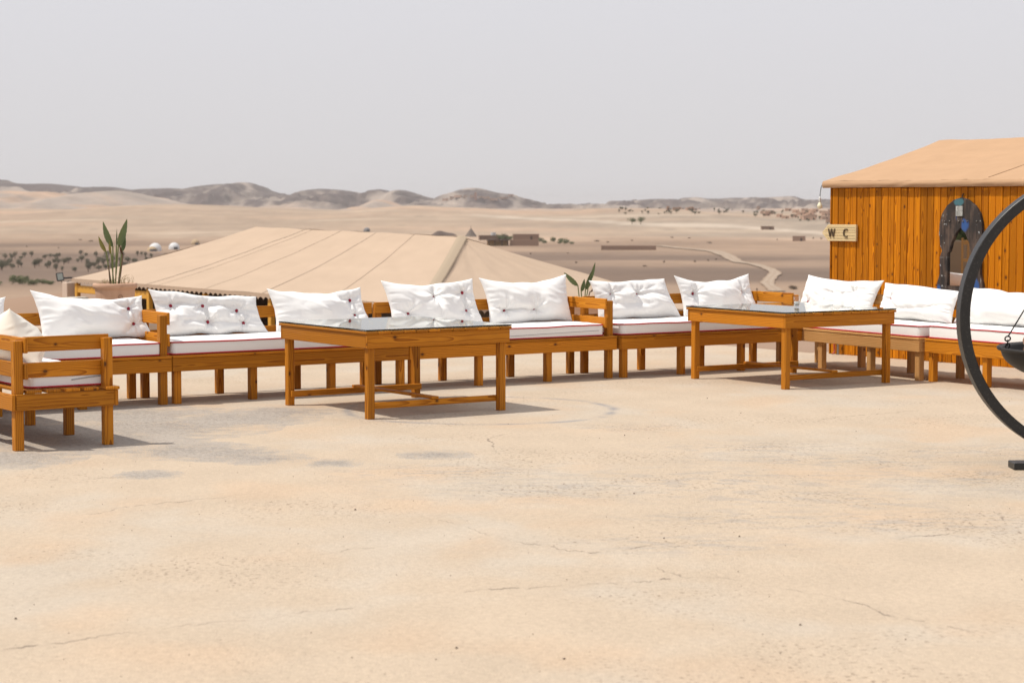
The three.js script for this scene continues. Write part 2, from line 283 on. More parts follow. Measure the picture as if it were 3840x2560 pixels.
{
  const N = 2048, mpx = GSX / N, mpp = GS / N, crackA = new Float32Array(N * N);
  cracks.forEach((line, li) => {
    for (let s = 0; s < line.length - 1; s++) {
      const [x0, z0] = line[s], [x1, z1] = line[s + 1], L = Math.hypot(x1 - x0, z1 - z0), n = Math.ceil(L / 0.002);
      for (let k = 0; k < n; k++) {
        const t = k / n, ax = lerp(x0, x1, t), az = lerp(z0, z1, t), X = ax + 0.022 * nz(ax * 9, az * 5, li) + 0.012 * nz(ax * 41, az * 30, li + 2), Z = az + 0.05 * nz(az * 9, ax * 9, li + 4) + 0.03 * nz(ax * 37, az * 31, li + 7);
        const st = (li === 3 ? 0.3 : 1) * (0.7 * sm(-0.3, 0.25, nz(ax * 3.2, az * 3.2, 8)) + 0.15) * sm(-0.45, 0.05, nz(ax * 17, az * 13, 5)), w = 0.7 + 0.8 * sm(-0.1, 0.45, nz(ax * 7, az * 7, 3));
        const px = (X - GX) / mpx, py = (Z - GZ) / mpp;
        for (let j = -2; j <= 2; j++) for (let i = -2; i <= 2; i++) { const q = (Math.floor(py) + j) * N + Math.floor(px) + i, dd = Math.hypot(i + 0.5 - (px % 1), j + 0.5 - (py % 1)) / w; crackA[q] = Math.max(crackA[q], st * (1 - sm(0.4, 1.3, dd))); }
      }
    }
  });
  const sand = [0.475, 0.38, 0.28], sand2 = [0.46, 0.388, 0.305], warm = [0.488, 0.37, 0.26], grey = [0.25, 0.222, 0.196], greyL = [0.35, 0.308, 0.265];
  const W = (f) => (x, y) => f(GX + x * GSX, GZ + y * GS);
  const gA = coarse(256, W((X, Z) => fbm(X * 0.55, Z * 0.55, 4))), gB = coarse(700, W((X, Z) => fbm(X * 2.1 + 7, Z * 1.7, 4, 2))), gW = coarse(256, W((X, Z) => fbm(X * 0.9 + 30, Z * 0.8, 4, 8))), gC = coarse(256, W((X, Z) => fbm(X * 0.7 + 3, Z * 0.9, 3, 31)));
  const gS = coarse(900, W((X, Z) => fbm(X * 5, Z * 11, 4, 20))), gG = coarse(400, W((X, Z) => { let gm = 0; for (const [gx, gz, r] of greySpots) gm = Math.max(gm, 1.25 - Math.hypot(X - gx, Z - gz) / r); return gm; }));
  const gM = coarse(400, W((X, Z) => { let m = 0; for (const [sx, sz, r] of smudges) m = Math.max(m, 1 - Math.hypot((X - sx) / 1.6, (Z - sz) / 0.9) / r / 1.5); return m; }));
  const map = dataTex(N, N, (px, py) => {
    const qx = (px + 0.5) / N, qy = (py + 0.5) / N;
    const X = GX + (px + 0.5) * mpx, Z = GZ + (py + 0.5) * mpp;
    const nA = gA(qx, qy), nB = gB(qx, qy), nF = nz(X * 33, Z * 29, 5), nG = nz(X * 90, Z * 90, 6);
    let c = mix3(sand, sand2, sm(-0.05, 0.3, nA + 0.4 * nB));
    c = mix3(c, warm, sm(0.02, 0.35, gW(qx, qy)));
    const gm = gG(qx, qy);
    const gp = gm > -0.6 ? sm(0.15, 0.6, gm + 1.5 * nB + 0.6 * nz(X * 9, Z * 9, 12) + 1.3 * nG + 0.6 * nF + 0.22) : 0;
    if (gm > 0) c = mix3(c, mix3(grey, greyL, sm(-0.6, 0.5, nF + nB + 1.2 * nG)), gp * 0.92);
    const smd = gM(qx, qy);
    c = mix3(c, greyL, smd * sm(0.05, 0.35, gS(qx, qy) + 0.12) * 0.75);
    // scuffed ring where a round thing stood
    const ra = Math.hypot(X + 0.25, Z + 16.12), ring = Math.abs(ra - 1.1) > 0.25 ? 0 : Math.exp(-(((ra - 1.1 + 0.05 * nz(X * 2, Z * 2, 3)) / 0.045) ** 2)) * sm(-0.35, 0.2, fbm(X * 4, Z * 4, 3, 14) + 0.5 * nG);
    c = mix3(c, [0.22, 0.215, 0.225], ring * 0.75);
    // pits and fine dark specks, in clusters
    const cl = 0.25 + 0.75 * sm(-0.05, 0.3, gC(qx, qy)) + 0.8 * smd;
    const pit = sm(0.36, 0.56, nz(X * 38, Z * 52, 17) * (0.6 + 0.5 * cl)) * Math.min(1, cl);
    c = mix3(c, [0.19, 0.135, 0.095], pit * 0.85);
    c = mix3(c, [0.17, 0.13, 0.1], crackA[py * N + px]);
    const k = 1 + 0.1 * nF + 0.1 * nG + 0.12 * nB; return c.map((q) => q * k);
  }, true, THREE.MirroredRepeatWrapping);
  const bump = dataTex(1024, 1024, (px, py) => { const x = px / 1024, y = py / 1024, T = (a, b, f, z) => lerp(lerp(nz(a * f, b * f, z), nz((a - 1) * f, b * f, z), a), lerp(nz(a * f, (b - 1) * f, z), nz((a - 1) * f, (b - 1) * f, z), a), b); return 0.5 + 0.3 * T(x, y, 14, 1) + 0.22 * T(x, y, 60, 2) + 0.18 * T(x, y, 190, 3); }, false);
  bump.repeat.set(5, 9);
  const s = new THREE.Shape();
  const poly = [[-45, -30], [30, -30], [30, 16.62], [15.38, 16.62], [15.38, 20.7], [-45, 20.7]].map(([u, v]) => UV(u, v));
  poly.forEach(([x, , z], i) => (i ? s.lineTo(x, -z) : s.moveTo(x, -z)));
  const g = new THREE.ExtrudeGeometry(s, { depth: 2.2, bevelEnabled: false }); g.rotateX(-Math.PI / 2); g.translate(0, -2.2, 0);
  const p = g.attributes.position, uv = g.attributes.uv;
  for (let i = 0; i < p.count; i++) uv.setXY(i, (p.getX(i) - GX) / GSX, (p.getZ(i) - GZ) / GS);
  structure('terrace_floor', g, new THREE.MeshStandardMaterial({ map, bumpMap: bump, bumpScale: 0.011, roughness: 0.95 }));
}
{ // loose grit
  const g = new THREE.IcosahedronGeometry(1, 0), n = 420, im = new THREE.InstancedMesh(g, std([0.16, 0.12, 0.095], 0.95), n), m = new THREE.Matrix4(), q = new THREE.Quaternion(), e = new THREE.Euler();
  for (let i = 0; i < n; i++) {
    const d = 6.5 + 14 * Math.pow(rnd(), 1.1), X = rr(-0.27, 0.27) * d, k = rnd() < 0.03 ? rr(0.004, 0.007) : rr(0.0015, 0.0035);
    e.set(rr(0, 6), rr(0, 6), rr(0, 6)); q.setFromEuler(e); m.compose(new THREE.Vector3(X, k * 0.4, -d), q, new THREE.Vector3(k, k * 0.7, k * 0.9)); im.setMatrixAt(i, m);
  }
  im.name = 'grit'; im.userData = { kind: 'stuff', label: 'small dark pebbles and grit scattered on the terrace', category: 'grit' }; shade(im); scene.add(im);
}

// ---------------------------------------------------------------- benches
const LEG = 0.064;
function bench(o) { // local x along the seat, +z towards the sitter's feet
  const b = thing('wooden_bench', o.label, 'bench', o.pos, o.turn, 'slatted pine lounge benches'), L = o.L, D = o.D ?? 0.76, M = o.mats ?? PINE, x0 = -L / 2, x1 = L / 2, zf = D / 2, zb = -D / 2;
  const aH = 0.11, aY = 0.275 + aH / 2, t = 0.026;
  wood(b, 'apron', [L, aH, t], [0, aY, zf - t / 2], M); wood(b, 'apron', [L, aH, t], [0, aY, zb + t / 2 - 0.002], M);
  for (const s of [-1, 1]) wood(b, 'apron', [t, aH, D - 2 * t - 0.004], [s * (L / 2 - t / 2), aY, 0], M);
  const xs = o.legs ?? [x0 + 0.06, x0 + L / 3, x1 - L / 3, x1 - 0.06];
  const armAt = (x) => (o.armR && x > x1 - 0.12) || (o.armL && x < x0 + 0.12);
  for (const x of xs) {
    const hf = armAt(x) ? 0.745 : 0.384;
    wood(b, hf > 0.5 ? 'leg_post' : 'leg', [LEG, hf, LEG], [x, hf / 2, zf - t - LEG / 2 - 0.001], M);
    wood(b, 'leg_post', [LEG, 0.745, LEG], [x, 0.3725, zb + t + LEG / 2], M);
  }
  for (let i = 0; i < 5; i++) { // seat slats; they stop short of the back posts
    const z = zf - 0.035 - i * 0.137; if (i === 0) wood(b, 'slat', [L + (o.lip ? 0.03 : -0.004), 0.022, 0.1], [0, 0.398, zf - 0.045], M); else if (z > zb + 0.16) wood(b, 'slat', [L - 0.01, 0.022, 0.108], [0, 0.398, z - 0.02], M);
  }
  const zr = zb + t + LEG + 0.0135;
  for (const y of [0.535, 0.712]) {
    wood(b, 'back_rail', [L - 0.012, 0.103, 0.025], [0, y, zr], M);
    for (const s of [-1, 1]) {
      const kind = s > 0 ? o.armR : o.armL; if (!kind) continue;
      const len = zf - t - 0.001 - zr - 0.0135, px = s * (L / 2 - 0.06), off = (LEG / 2 + 0.0135) * (kind === 'outer' ? s : -s);
      wood(b, 'arm_rail', [0.025, 0.103, len], [px + off, y + 0.002, zr + 0.0135 + len / 2], M);
    }
  }
  return b;
}
const seat = (u, v, dx, dz, turn) => { const p = UV(u, v); return p; };
const R0 = TH, R5 = TH - Math.PI / 2 - 0.1, R6 = TH - Math.PI / 2 - 0.05, RL = TH + Math.PI / 2;
const B = {};
B.s0 = bench({ label: 'nearest pine bench seen from its slatted end, with exposed seat slats, at the left edge', L: 2.31, pos: UV(5.105, 14.05), turn: RL, armL: 'inner', lip: true });
B.s1 = bench({ label: 'pine bench behind the nearest one, its armrest closing the right end', L: 2.31, pos: UV(5.81, 15.63), turn: R0, armR: 'outer' });
B.s2 = bench({ label: 'pine bench behind the nearer table, second bench of the long row', L: 2.3, pos: UV(8.12, 15.63), turn: R0 });
B.s3 = bench({ label: 'pine bench between the two tables, armrest at its right end', L: 2.3, pos: UV(10.435, 15.61), turn: R0 - 0.02, armR: 'inner' });
B.s4 = bench({ label: 'pine bench behind the farther table, last of the long row before the corner', L: 2.3, pos: UV(12.765, 15.54), turn: R0 - 0.012, armR: 'inner' });
B.s5 = bench({ label: 'weathered pale pine bench in front of the plank hut, behind the farther table', L: 2.34, D: 0.62, pos: UV(14.153, 14.47), turn: R5, mats: PALE });
B.s6 = bench({ label: 'bright orange pine bench in front of the mirror, partly behind the black ring', L: 2.28, D: 0.66, pos: UV(14.03, 12.14), turn: R6, mats: [PINE[5], PINE[8], PINE[2]] });

// ---------------------------------------------------------------- cushions
const cloth = new THREE.MeshPhysicalMaterial({ color: new THREE.Color().setRGB(0.83, 0.825, 0.81), roughness: 0.95, sheen: 0.2, sheenRoughness: 0.8 });
const cream = new THREE.MeshPhysicalMaterial({ color: new THREE.Color().setRGB(0.8, 0.765, 0.68), roughness: 0.95, sheen: 0.2, sheenRoughness: 0.8 });
const redPipe = std([0.46, 0.012, 0.02], 0.7), redWool = std([0.28, 0.012, 0.03], 0.95), zipMat = std([0.33, 0.34, 0.36], 0.6);
function roundRect(w, d, r, n = 8) {
  const o = []; const add = (cx, cz, a0) => { for (let i = 0; i <= n; i++) { const a = a0 + (i / n) * Math.PI / 2; o.push([cx + r * Math.cos(a), cz + r * Math.sin(a)]); } };
  const seg = (a, b, k) => { for (let i = 1; i < k; i++) o.push([lerp(a[0], b[0], i / k), lerp(a[1], b[1], i / k)]); };
  const X = w / 2 - r, Z = d / 2 - r;
  add(X, Z, 0); seg([X, d / 2], [-X, d / 2], 40); add(-X, Z, Math.PI / 2); seg([-w / 2, Z], [-w / 2, -Z], 14); add(-X, -Z, Math.PI); seg([-X, -d / 2], [X, -d / 2], 40); add(X, -Z, Math.PI * 1.5); seg([w / 2, -Z], [w / 2, Z], 14);
  return o;
}
function seatCushion(label, at, turn, w, d, sd, opt = {}) {
  const T = opt.T ?? 0.112, y0 = 0.4095, ring = roundRect(w, d, 0.05), n = ring.length, P = [], I = [];
  const c = thing('seat_cushion', label, 'cushion', [at[0], y0, at[2]], turn, 'white seat cushions with red piping');
  const wave = (x, z) => 0.006 * nz(x * 2.3, z * 3, sd) + 0.0025 * nz(x * 9, z * 7, sd + 3);
  const prof = [[0.0, 0], [0.5, 0], [0.97, 0], [0.995, 0.004], [1.0, 0.012], [1.004, 0.4 * T], [1.004, 0.6 * T], [1.0, T - 0.014], [0.993, T - 0.003], [0.97, T + 0.001], [0.9, T + 0.006], [0.75, T + 0.012], [0.5, T + 0.015], [0.25, T + 0.016], [0, T + 0.016]];
  const scale = (x, z, k) => { const m = (1 - k); const sx = Math.sign(x) * Math.max(0, Math.abs(x) - m * d / 2 * Math.min(1, Math.abs(x) / (d / 2))), sz = z * k; return [k === 0 ? x * (w - d) / w : sx, sz]; };
  for (const [k, y] of prof) for (const [x, z] of ring) { const [a, b] = scale(x, z, k); const yy = y > 0.02 ? y + wave(a, b) * (y / T) + 0.003 * nz(a * 14, b * 11, sd + 8) * (k < 0.98 ? 1 : 0) : y; P.push(a, yy, b); }
  for (let j = 0; j < prof.length - 1; j++) for (let i = 0; i < n; i++) { const a = j * n + i, b = j * n + (i + 1) % n; I.push(a, a + n, b + n, a, b + n, b); }
  let g = new THREE.BufferGeometry(); g.setAttribute('position', new THREE.Float32BufferAttribute(P, 3)); g.setIndex(I); g = mergeVertices(g, 1e-5); g.computeVertexNormals();
  const cov = part(c, 'cover', g, opt.mat ?? cloth);
  for (const [k, y] of [[1.003, T - 0.006], [1.003, 0.007]]) part(cov, 'piping', tube(ring.filter((_, i) => i % 2 === 0).map(([x, z]) => [x * k, y + (y > 0.05 ? wave(x, z) + 0.003 * nz(x * 4, z * 3, sd + 20) : 0.002), z * k]), 0.0062, 220, 6, true), redPipe);
  if (opt.zip) part(cov, 'zipper', tube([...Array(9)].map((_, i) => { const x = lerp(-w * 0.3, w * 0.47, i / 8); return [x, 0.036 + 0.03 * sm(0.3, 1, i / 8) * 0.6 + 0.004 * nz(i, 2, 9), d / 2 * 1.004 + 0.001]; }), 0.0022, 60, 5), zipMat);
  if (opt.endZip) part(cov, 'zipper', tube([[-w / 2 - 0.004, 0.05, 0.02], [-w / 2 - 0.005, 0.058, 0.1], [-w / 2 - 0.005, 0.066, 0.2], [-w / 2 - 0.004, 0.07, 0.27]], 0.004, 30, 5), zipMat);
  return c;
}
const off = (p, turn, x, z) => [p[0] + x * Math.cos(turn) + z * Math.sin(turn), 0, p[2] - x * Math.sin(turn) + z * Math.cos(turn)];
seatCushion('white seat cushion on the nearest bench, under the cream pillow', off(UV(5.105, 14.05), RL, 0.03, 0.06), RL, 2.16, 0.56, 1, { endZip: true });
seatCushion('white red-piped seat cushion under the large two-button pillow at the left', off(UV(5.81, 15.63), R0, -0.03, 0.06), R0, 2.2, 0.6, 2);
seatCushion('white red-piped seat cushion running behind the nearer table', off(UV(8.12, 15.63), R0, 0.0, 0.06), R0, 2.28, 0.6, 3);
seatCushion('white seat cushion with a zipper along its front, right of the nearer table', off(UV(10.435, 15.61), R0 - 0.02, -0.06, 0.06), R0 - 0.02, 2.15, 0.6, 4, { zip: true });
seatCushion('white red-piped seat cushion running behind the farther table', off(UV(12.765, 15.54), R0 - 0.012, -0.05, 0.06), R0 - 0.012, 2.16, 0.6, 5);
seatCushion('white red-piped seat cushion on the pale bench by the hut', off(UV(14.15, 14.44), R5, -0.02, 0.045), R5, 2.28, 0.5, 6);
seatCushion('white red-piped seat cushion behind the black ring, on the orange bench', off(UV(14.03, 12.14), R6, 0, 0.05), R6, 2.24, 0.53, 7, { T: 0.12 });

function pillow(o) { // corners in metres along the bench and up the lean: bl, br, tr, tl
  const [bl, br, tr, tl] = o.c, T = (o.T ?? 0.105) * 1.4, nx = 120, ny = 64, sd = o.sd, bt = o.b ?? [];
  const cx = (bl[0] + br[0] + tr[0] + tl[0]) / 4;
  const map = (s, t) => { const x = lerp(lerp(bl[0], br[0], s), lerp(tl[0], tr[0], s), t) - cx, y = lerp(lerp(bl[1], br[1], s), lerp(tl[1], tr[1], s), t), a = 2 * s - 1, b = 2 * t - 1;
    return [x - a * 0.035 * (1 - b * b) + 0.006 * nz(t * 5, sd, a * 2) * Math.abs(a), y - b * (b > 0 ? o.dip ?? 0.045 : 0.01) * (1 - Math.pow(Math.abs(a), 2.4)) + 0.03 * nz(s * 4.3, sd + 4, b) * Math.abs(b) * (1 - a * a)]; };
  const B2 = bt.map(([x, y]) => [x - cx, y]);
  const surf = (s, t, front) => {
    const [x, y] = map(s, t), a = 2 * s - 1, b = 2 * t - 1, ea = 1 - Math.pow(Math.abs(a), 2.6), eb = 1 - Math.pow(Math.abs(b), 2.2);
    const env = Math.pow(Math.max(0, ea), 0.6) * Math.pow(Math.max(0, eb), 0.62);
    let z = T * env * (1 - 0.22 * b);
    if (front) {
      let dim = 0;
      for (let i = 0; i < B2.length; i++) {
        const [qx, qy] = B2[i], dx = x - qx, dy = y - qy, r = Math.hypot(dx, dy), ph = Math.atan2(dy, dx);
        dim += (o.depth ?? 0.085) * Math.exp(-Math.pow(r / 0.1, 1.15));
        dim += 0.0085 * Math.exp(-Math.pow((r - 0.05) / 0.075, 2)) * (Math.cos(ph * 5 + i * 2 + sd) + 0.7 * Math.cos(ph * 9 + i + sd));
      }
      for (const [x0, y0, x1, y1, dp, wd] of o.f ?? []) { // creases
        const ax = x0 - cx, ex = x1 - x0, ey = y1 - y0, q = Math.max(0, Math.min(1, ((x - ax) * ex + (y - y0) * ey) / (ex * ex + ey * ey))), wob = 0.012 * nz(q * 4, sd + 6, x0);
        const dist = Math.hypot(x - ax - ex * q, y - y0 - ey * q + wob); dim += 1.45 * dp * Math.exp(-Math.pow(dist / wd, 1.3)) * (0.6 + 0.4 * Math.sin(Math.PI * q)) ;
      }
      const cr = nz(x * 4.4 + sd, y * 5.5 - x * 1.4, sd), cr2 = Math.max(0, nz(x * 8 + sd * 2 + y * 3, y * 15 + x * 4, sd + 5));
      z += env * (0.034 * cr + 0.028 * cr2 + 0.034 * nz(x * 2.4, y * 3, sd + 11)) * (o.crumple ?? 1) - dim * Math.min(1, env * 1.25);
    }
    const pk = Math.exp(-(1 - Math.abs(a)) / 0.09) * Math.max(0, eb), pk2 = Math.exp(-(1 - Math.abs(b)) / 0.1) * Math.max(0, ea);
    z += 0.012 * pk * Math.sin(t * 44 + 5 * nz(t * 6, sd)) * (1 - Math.pow(Math.abs(a), 14)) + 0.008 * pk2 * Math.sin(s * 60 + 6 * nz(s * 6, sd)) * (1 - Math.pow(Math.abs(b), 14));
    return [x, y, front ? Math.max(z, 0.002 * env) : -0.62 * Math.max(0, z)];
  };
  const gf = gridGeo(nx, ny, (s, t) => surf(s, t, true)), gb = gridGeo(nx, ny, (s, t) => surf(1 - s, t, false));
  let g = mergeGeometries([gf, gb]); g.deleteAttribute('uv'); g.deleteAttribute('normal'); g = mergeVertices(g, 1e-4); g.computeVertexNormals();
  const k = 1 / Math.hypot(1, o.lean ?? 0.25);
  const lean = -Math.atan(o.lean ?? 0.25);
  const p = thing('back_pillow', o.label, 'pillow', [0, 0, 0], o.turn, 'white back pillows');
  const body = new THREE.Group();
  g.rotateX(lean); g.computeBoundingBox(); const lift = -g.boundingBox.min.y;
  g.translate(0, lift, 0);
  const pos = off(o.at, o.turn, o.x + cx, o.z); p.position.set(pos[0], (o.y ?? 0.53) , pos[2]);
  const cov = part(p, 'cover', g, o.mat ?? cloth);
  const bg = new THREE.SphereGeometry(1, 10, 8); bg.scale(0.016, 0.014, 0.01);
  for (const [qx, qy] of B2) {
    let best = [1e9]; for (let j = 0; j <= 40; j++) for (let i = 0; i <= 80; i++) { const q = surf(i / 80, j / 40, true), e = Math.hypot(q[0] - qx, q[1] - qy); if (e < best[0]) best = [e, q]; }
    const v = new THREE.Vector3(qx, qy, best[1][2] + 0.004).applyAxisAngle(new THREE.Vector3(1, 0, 0), lean);
    part(cov, 'button', bg, redWool, [v.x, v.y + lift, v.z], [lean, 0, rr(0, 3)]);
  }
  return p;
}
// x measured along the bench from the spot at; y up the slope from the seat
const S1 = UV(5.81, 15.63), S2 = UV(8.12, 15.63), S3 = UV(10.435, 15.61), S4 = UV(12.765, 15.54), S5 = UV(14.15, 14.44), S6 = UV(14.03, 12.14), S0 = UV(5.105, 14.05);
const c4 = (u0, l) => l.map(([u, h]) => [u - u0, (h - 0.53) * 1.03]);
const rowP = (u0, at, turn, q) => pillow({ at, turn, x: 0, z: -0.13, lean: 0.27, ...q, c: c4(u0, q.c), b: q.b ? c4(u0, q.b) : [], f: (q.f ?? []).map(([a, b, c, d, e, w]) => [a - u0, (b - 0.53) * 1.03, c - u0, (d - 0.53) * 1.03, e, w]) });
rowP(5.81, S1, R0, { label: 'white pillow cut by the left edge of the picture, behind the cream pillow', sd: 3, c: [[4.8, 0.53], [5.76, 0.53], [5.77, 0.9], [4.78, 0.92]] });
rowP(5.81, S1, R0, { label: 'largest white pillow, left of the armrest, two red buttons at its right end', sd: 11, c: [[6.03, 0.53], [7.03, 0.53], [6.97, 0.89], [5.98, 0.96]], b: [[6.83, 0.78], [6.86, 0.65]], f: [[6.83, 0.78, 6.62, 0.86, 0.02, 0.02], [6.86, 0.65, 6.74, 0.55, 0.03, 0.02], [6.86, 0.65, 7.0, 0.7, 0.03, 0.018], [6.83, 0.78, 6.93, 0.88, 0.025, 0.02]], dip: 0.055 });
rowP(8.12, S2, R0, { label: 'white pillow with five red buttons, right of the left armrest', sd: 17, c: [[7.07, 0.53], [8.13, 0.53], [8.05, 0.85], [7.03, 0.94]], b: [[7.22, 0.79], [7.52, 0.78], [7.84, 0.73], [7.55, 0.64], [7.89, 0.62]], f: [[7.05, 0.8, 7.52, 0.79, 0.03, 0.03], [7.52, 0.78, 8.06, 0.73, 0.034, 0.03], [7.3, 0.65, 7.9, 0.62, 0.032, 0.03], [7.84, 0.72, 8.05, 0.65, 0.02, 0.025], [7.52, 0.77, 7.56, 0.64, 0.025, 0.02]], dip: 0.02, T: 0.1 });
rowP(8.12, S2, R0, { label: 'crumpled white pillow behind the left corner of the nearer table', sd: 23, c: [[8.2, 0.53], [9.21, 0.53], [9.12, 0.91], [8.16, 0.92]], b: [[8.99, 0.79], [9.01, 0.65]], f: [[8.82, 0.92, 8.9, 0.78, 0.03, 0.025], [8.99, 0.79, 9.14, 0.86, 0.02, 0.02], [9.01, 0.65, 9.18, 0.7, 0.025, 0.02], [8.9, 0.6, 9.0, 0.66, 0.02, 0.02]], dip: 0.05 });
rowP(10.435, S3, R0 - 0.02, { label: 'white pillow with four red buttons behind the middle of the nearer table', sd: 31, c: [[9.39, 0.53], [10.4, 0.53], [10.34, 0.965], [9.34, 0.965]], b: [[9.87, 0.8], [10.2, 0.83], [10.21, 0.66], [9.57, 0.65]], f: [[9.86, 0.95, 9.88, 0.6, 0.028, 0.03], [9.57, 0.65, 9.4, 0.7, 0.03, 0.02], [9.87, 0.8, 10.2, 0.83, 0.015, 0.03], [10.2, 0.83, 10.21, 0.66, 0.018, 0.03]], dip: 0.04 });
rowP(10.435, S3, R0 - 0.02, { label: 'tall white pillow with two low red buttons joined by a crease, left of an armrest', sd: 37, c: [[10.46, 0.53], [11.42, 0.53], [11.43, 0.985], [10.41, 0.97]], b: [[10.64, 0.65], [10.97, 0.65]], f: [[10.5, 0.68, 10.64, 0.65, 0.03, 0.02], [10.64, 0.65, 10.97, 0.65, 0.028, 0.014], [10.64, 0.65, 10.5, 0.62, 0.025, 0.016], [10.97, 0.65, 11.1, 0.55, 0.02, 0.03]], dip: 0.06, crumple: 0.7 });
rowP(12.765, S4, R0 - 0.012, { label: 'white pillow right of the middle armrest, two red buttons near its top edge', sd: 43, z: -0.1, c: [[11.68, 0.53], [12.72, 0.53], [12.58, 0.92], [11.64, 0.92]], b: [[11.86, 0.78], [12.18, 0.77]], f: [[11.86, 0.78, 11.87, 0.9, 0.025, 0.02], [12.18, 0.77, 12.4, 0.84, 0.02, 0.03], [12.18, 0.77, 12.62, 0.74, 0.022, 0.03], [11.7, 0.68, 12.3, 0.66, 0.02, 0.04], [12.18, 0.77, 12.13, 0.9, 0.02, 0.02]], dip: 0.02 });
rowP(12.765, S4, R0 - 0.012, { label: 'white pillow with a red button near each end, at the corner of the benches', sd: 47, z: -0.14, c: [[12.78, 0.53], [13.78, 0.53], [13.73, 0.95], [12.74, 0.95]], b: [[12.94, 0.76], [13.58, 0.76]], f: [[12.94, 0.76, 12.96, 0.6, 0.03, 0.025], [12.94, 0.76, 12.98, 0.9, 0.025, 0.025], [13.58, 0.76, 13.55, 0.92, 0.02, 0.02], [13.58, 0.76, 13.72, 0.72, 0.02, 0.02], [12.94, 0.76, 12.8, 0.7, 0.02, 0.02]], dip: 0.07 });
const cornerP = (v0, at, turn, q) => { const m = (l) => l.map(([v, h]) => [v0 - v, (h - 0.53) * 1.03]); pillow({ at, turn, x: 0, z: -0.07, lean: 0.28, ...q, c: m(q.c), b: m(q.b ?? []), f: (q.f ?? []).map(([a, b, c, d, e, w]) => [v0 - a, (b - 0.53) * 1.03, v0 - c, (d - 0.53) * 1.03, e, w]) }); };
cornerP(14.44, S5, R5, { label: 'sunlit white pillow with three red buttons at the left end of the pale bench', sd: 53, c: [[15.72, 0.53], [14.52, 0.53], [14.42, 0.91], [15.68, 0.93]], b: [[15.14, 0.76], [14.83, 0.78], [15.5, 0.64]], f: [[15.14, 0.76, 15.16, 0.9, 0.02, 0.02], [15.14, 0.76, 15.2, 0.56, 0.02, 0.02], [14.83, 0.78, 14.85, 0.58, 0.02, 0.02], [14.83, 0.78, 14.55, 0.8, 0.018, 0.02]], dip: 0.03 });
cornerP(14.44, S5, R5, { label: 'sunlit white pillow with one red button, between the hut sign and the black ring', sd: 59, c: [[14.4, 0.53], [13.28, 0.53], [13.26, 0.84], [14.4, 0.885]], b: [[14.22, 0.73]], f: [[14.22, 0.73, 14.0, 0.63, 0.022, 0.03], [14.22, 0.73, 14.1, 0.84, 0.02, 0.02], [14.1, 0.62, 13.42, 0.64, 0.025, 0.03], [13.7, 0.7, 13.38, 0.76, 0.018, 0.04], [13.6, 0.66, 13.38, 0.68, 0.015, 0.02]], dip: 0.0, T: 0.11 });
cornerP(12.14, S6, R6, { label: 'smooth white pillow without buttons behind the black ring, at the right edge', sd: 61, c: [[13.33, 0.53], [12.1, 0.53], [12.12, 0.82], [13.16, 0.875]], f: [[13.1, 0.62, 12.9, 0.55, 0.014, 0.03], [12.7, 0.6, 12.5, 0.58, 0.02, 0.04]], dip: -0.01, T: 0.12, crumple: 0.6 });
pillow({ label: 'cream pillow standing on the nearest bench at the left edge', at: S0, turn: RL, x: 0, z: -0.12, sd: 67, lean: 0.28, mat: cream, c: [[-0.98, 0], [0.05, 0], [0.05, 0.4], [-0.74, 0.43]], T: 0.15, dip: 0.05, crumple: 0.7 });

// ---------------------------------------------------------------- tables
const glassMat = new THREE.MeshPhysicalMaterial({ color: 0xffffff, roughness: 0.015, transmission: 1, thickness: 0.01, ior: 1.52, attenuationColor: new THREE.Color().setRGB(0.25, 0.62, 0.48), attenuationDistance: 0.09 });
function table(label, F, th) {
  const W = 1.285, D = 1.377, c = [F[0] + Math.cos(th) * W / 2 - Math.sin(th) * D / 2, 0, F[1] - Math.sin(th) * W / 2 - Math.cos(th) * D / 2];
  const t = thing('glass_topped_table', label, 'table', c, th, 'square pine tables with glass tops'), a = 0.024;
  for (const sx of [-1, 1]) for (const sz of [-1, 1]) wood(t, 'leg', [0.06, 0.66, 0.06], [sx * (W / 2 - 0.03), 0.33, sz * (D / 2 - 0.03)]);
  for (const s of [-1, 1]) {
    wood(t, 'apron', [W + 2 * a - 0.001, 0.109, a], [0, 0.6075, s * (D / 2 + a / 2 + 0.001)]);
    wood(t, 'apron', [a, 0.109, D], [s * (W / 2 + a / 2 - 0.002), 0.6075, 0]);
    wood(t, 'stretcher', [W - 0.02, 0.05, 0.022], [0.01, 0.098, s * (D / 2 - 0.072)]);
  }
  wood(t, 'stretcher', [0.07, 0.02, D - 0.1], [0, 0.1335, 0]);
  const n = 12, bw = (W + 0.076) / n;
  for (let i = 0; i < n; i++) wood(t, 'top_board', [bw - 0.006, 0.021, D + 0.076 + rr(-0.004, 0.004)], [-(W + 0.076) / 2 + bw * (i + 0.5), 0.6735, 0]);
  part(t, 'glass_sheet', cbox(W + 0.07, 0.012, D + 0.07, 0.0015), glassMat, [0, 0.6925, 0]);
  return { t, c, th };
}
const T1 = table('nearer square pine table with a glass top, in the middle of the terrace', [-1.1119, -15.3577], 0.5979);
const T2 = table('farther square pine table with a drinking glass on its glass top', [2.4605, -17.8856], 0.5728);
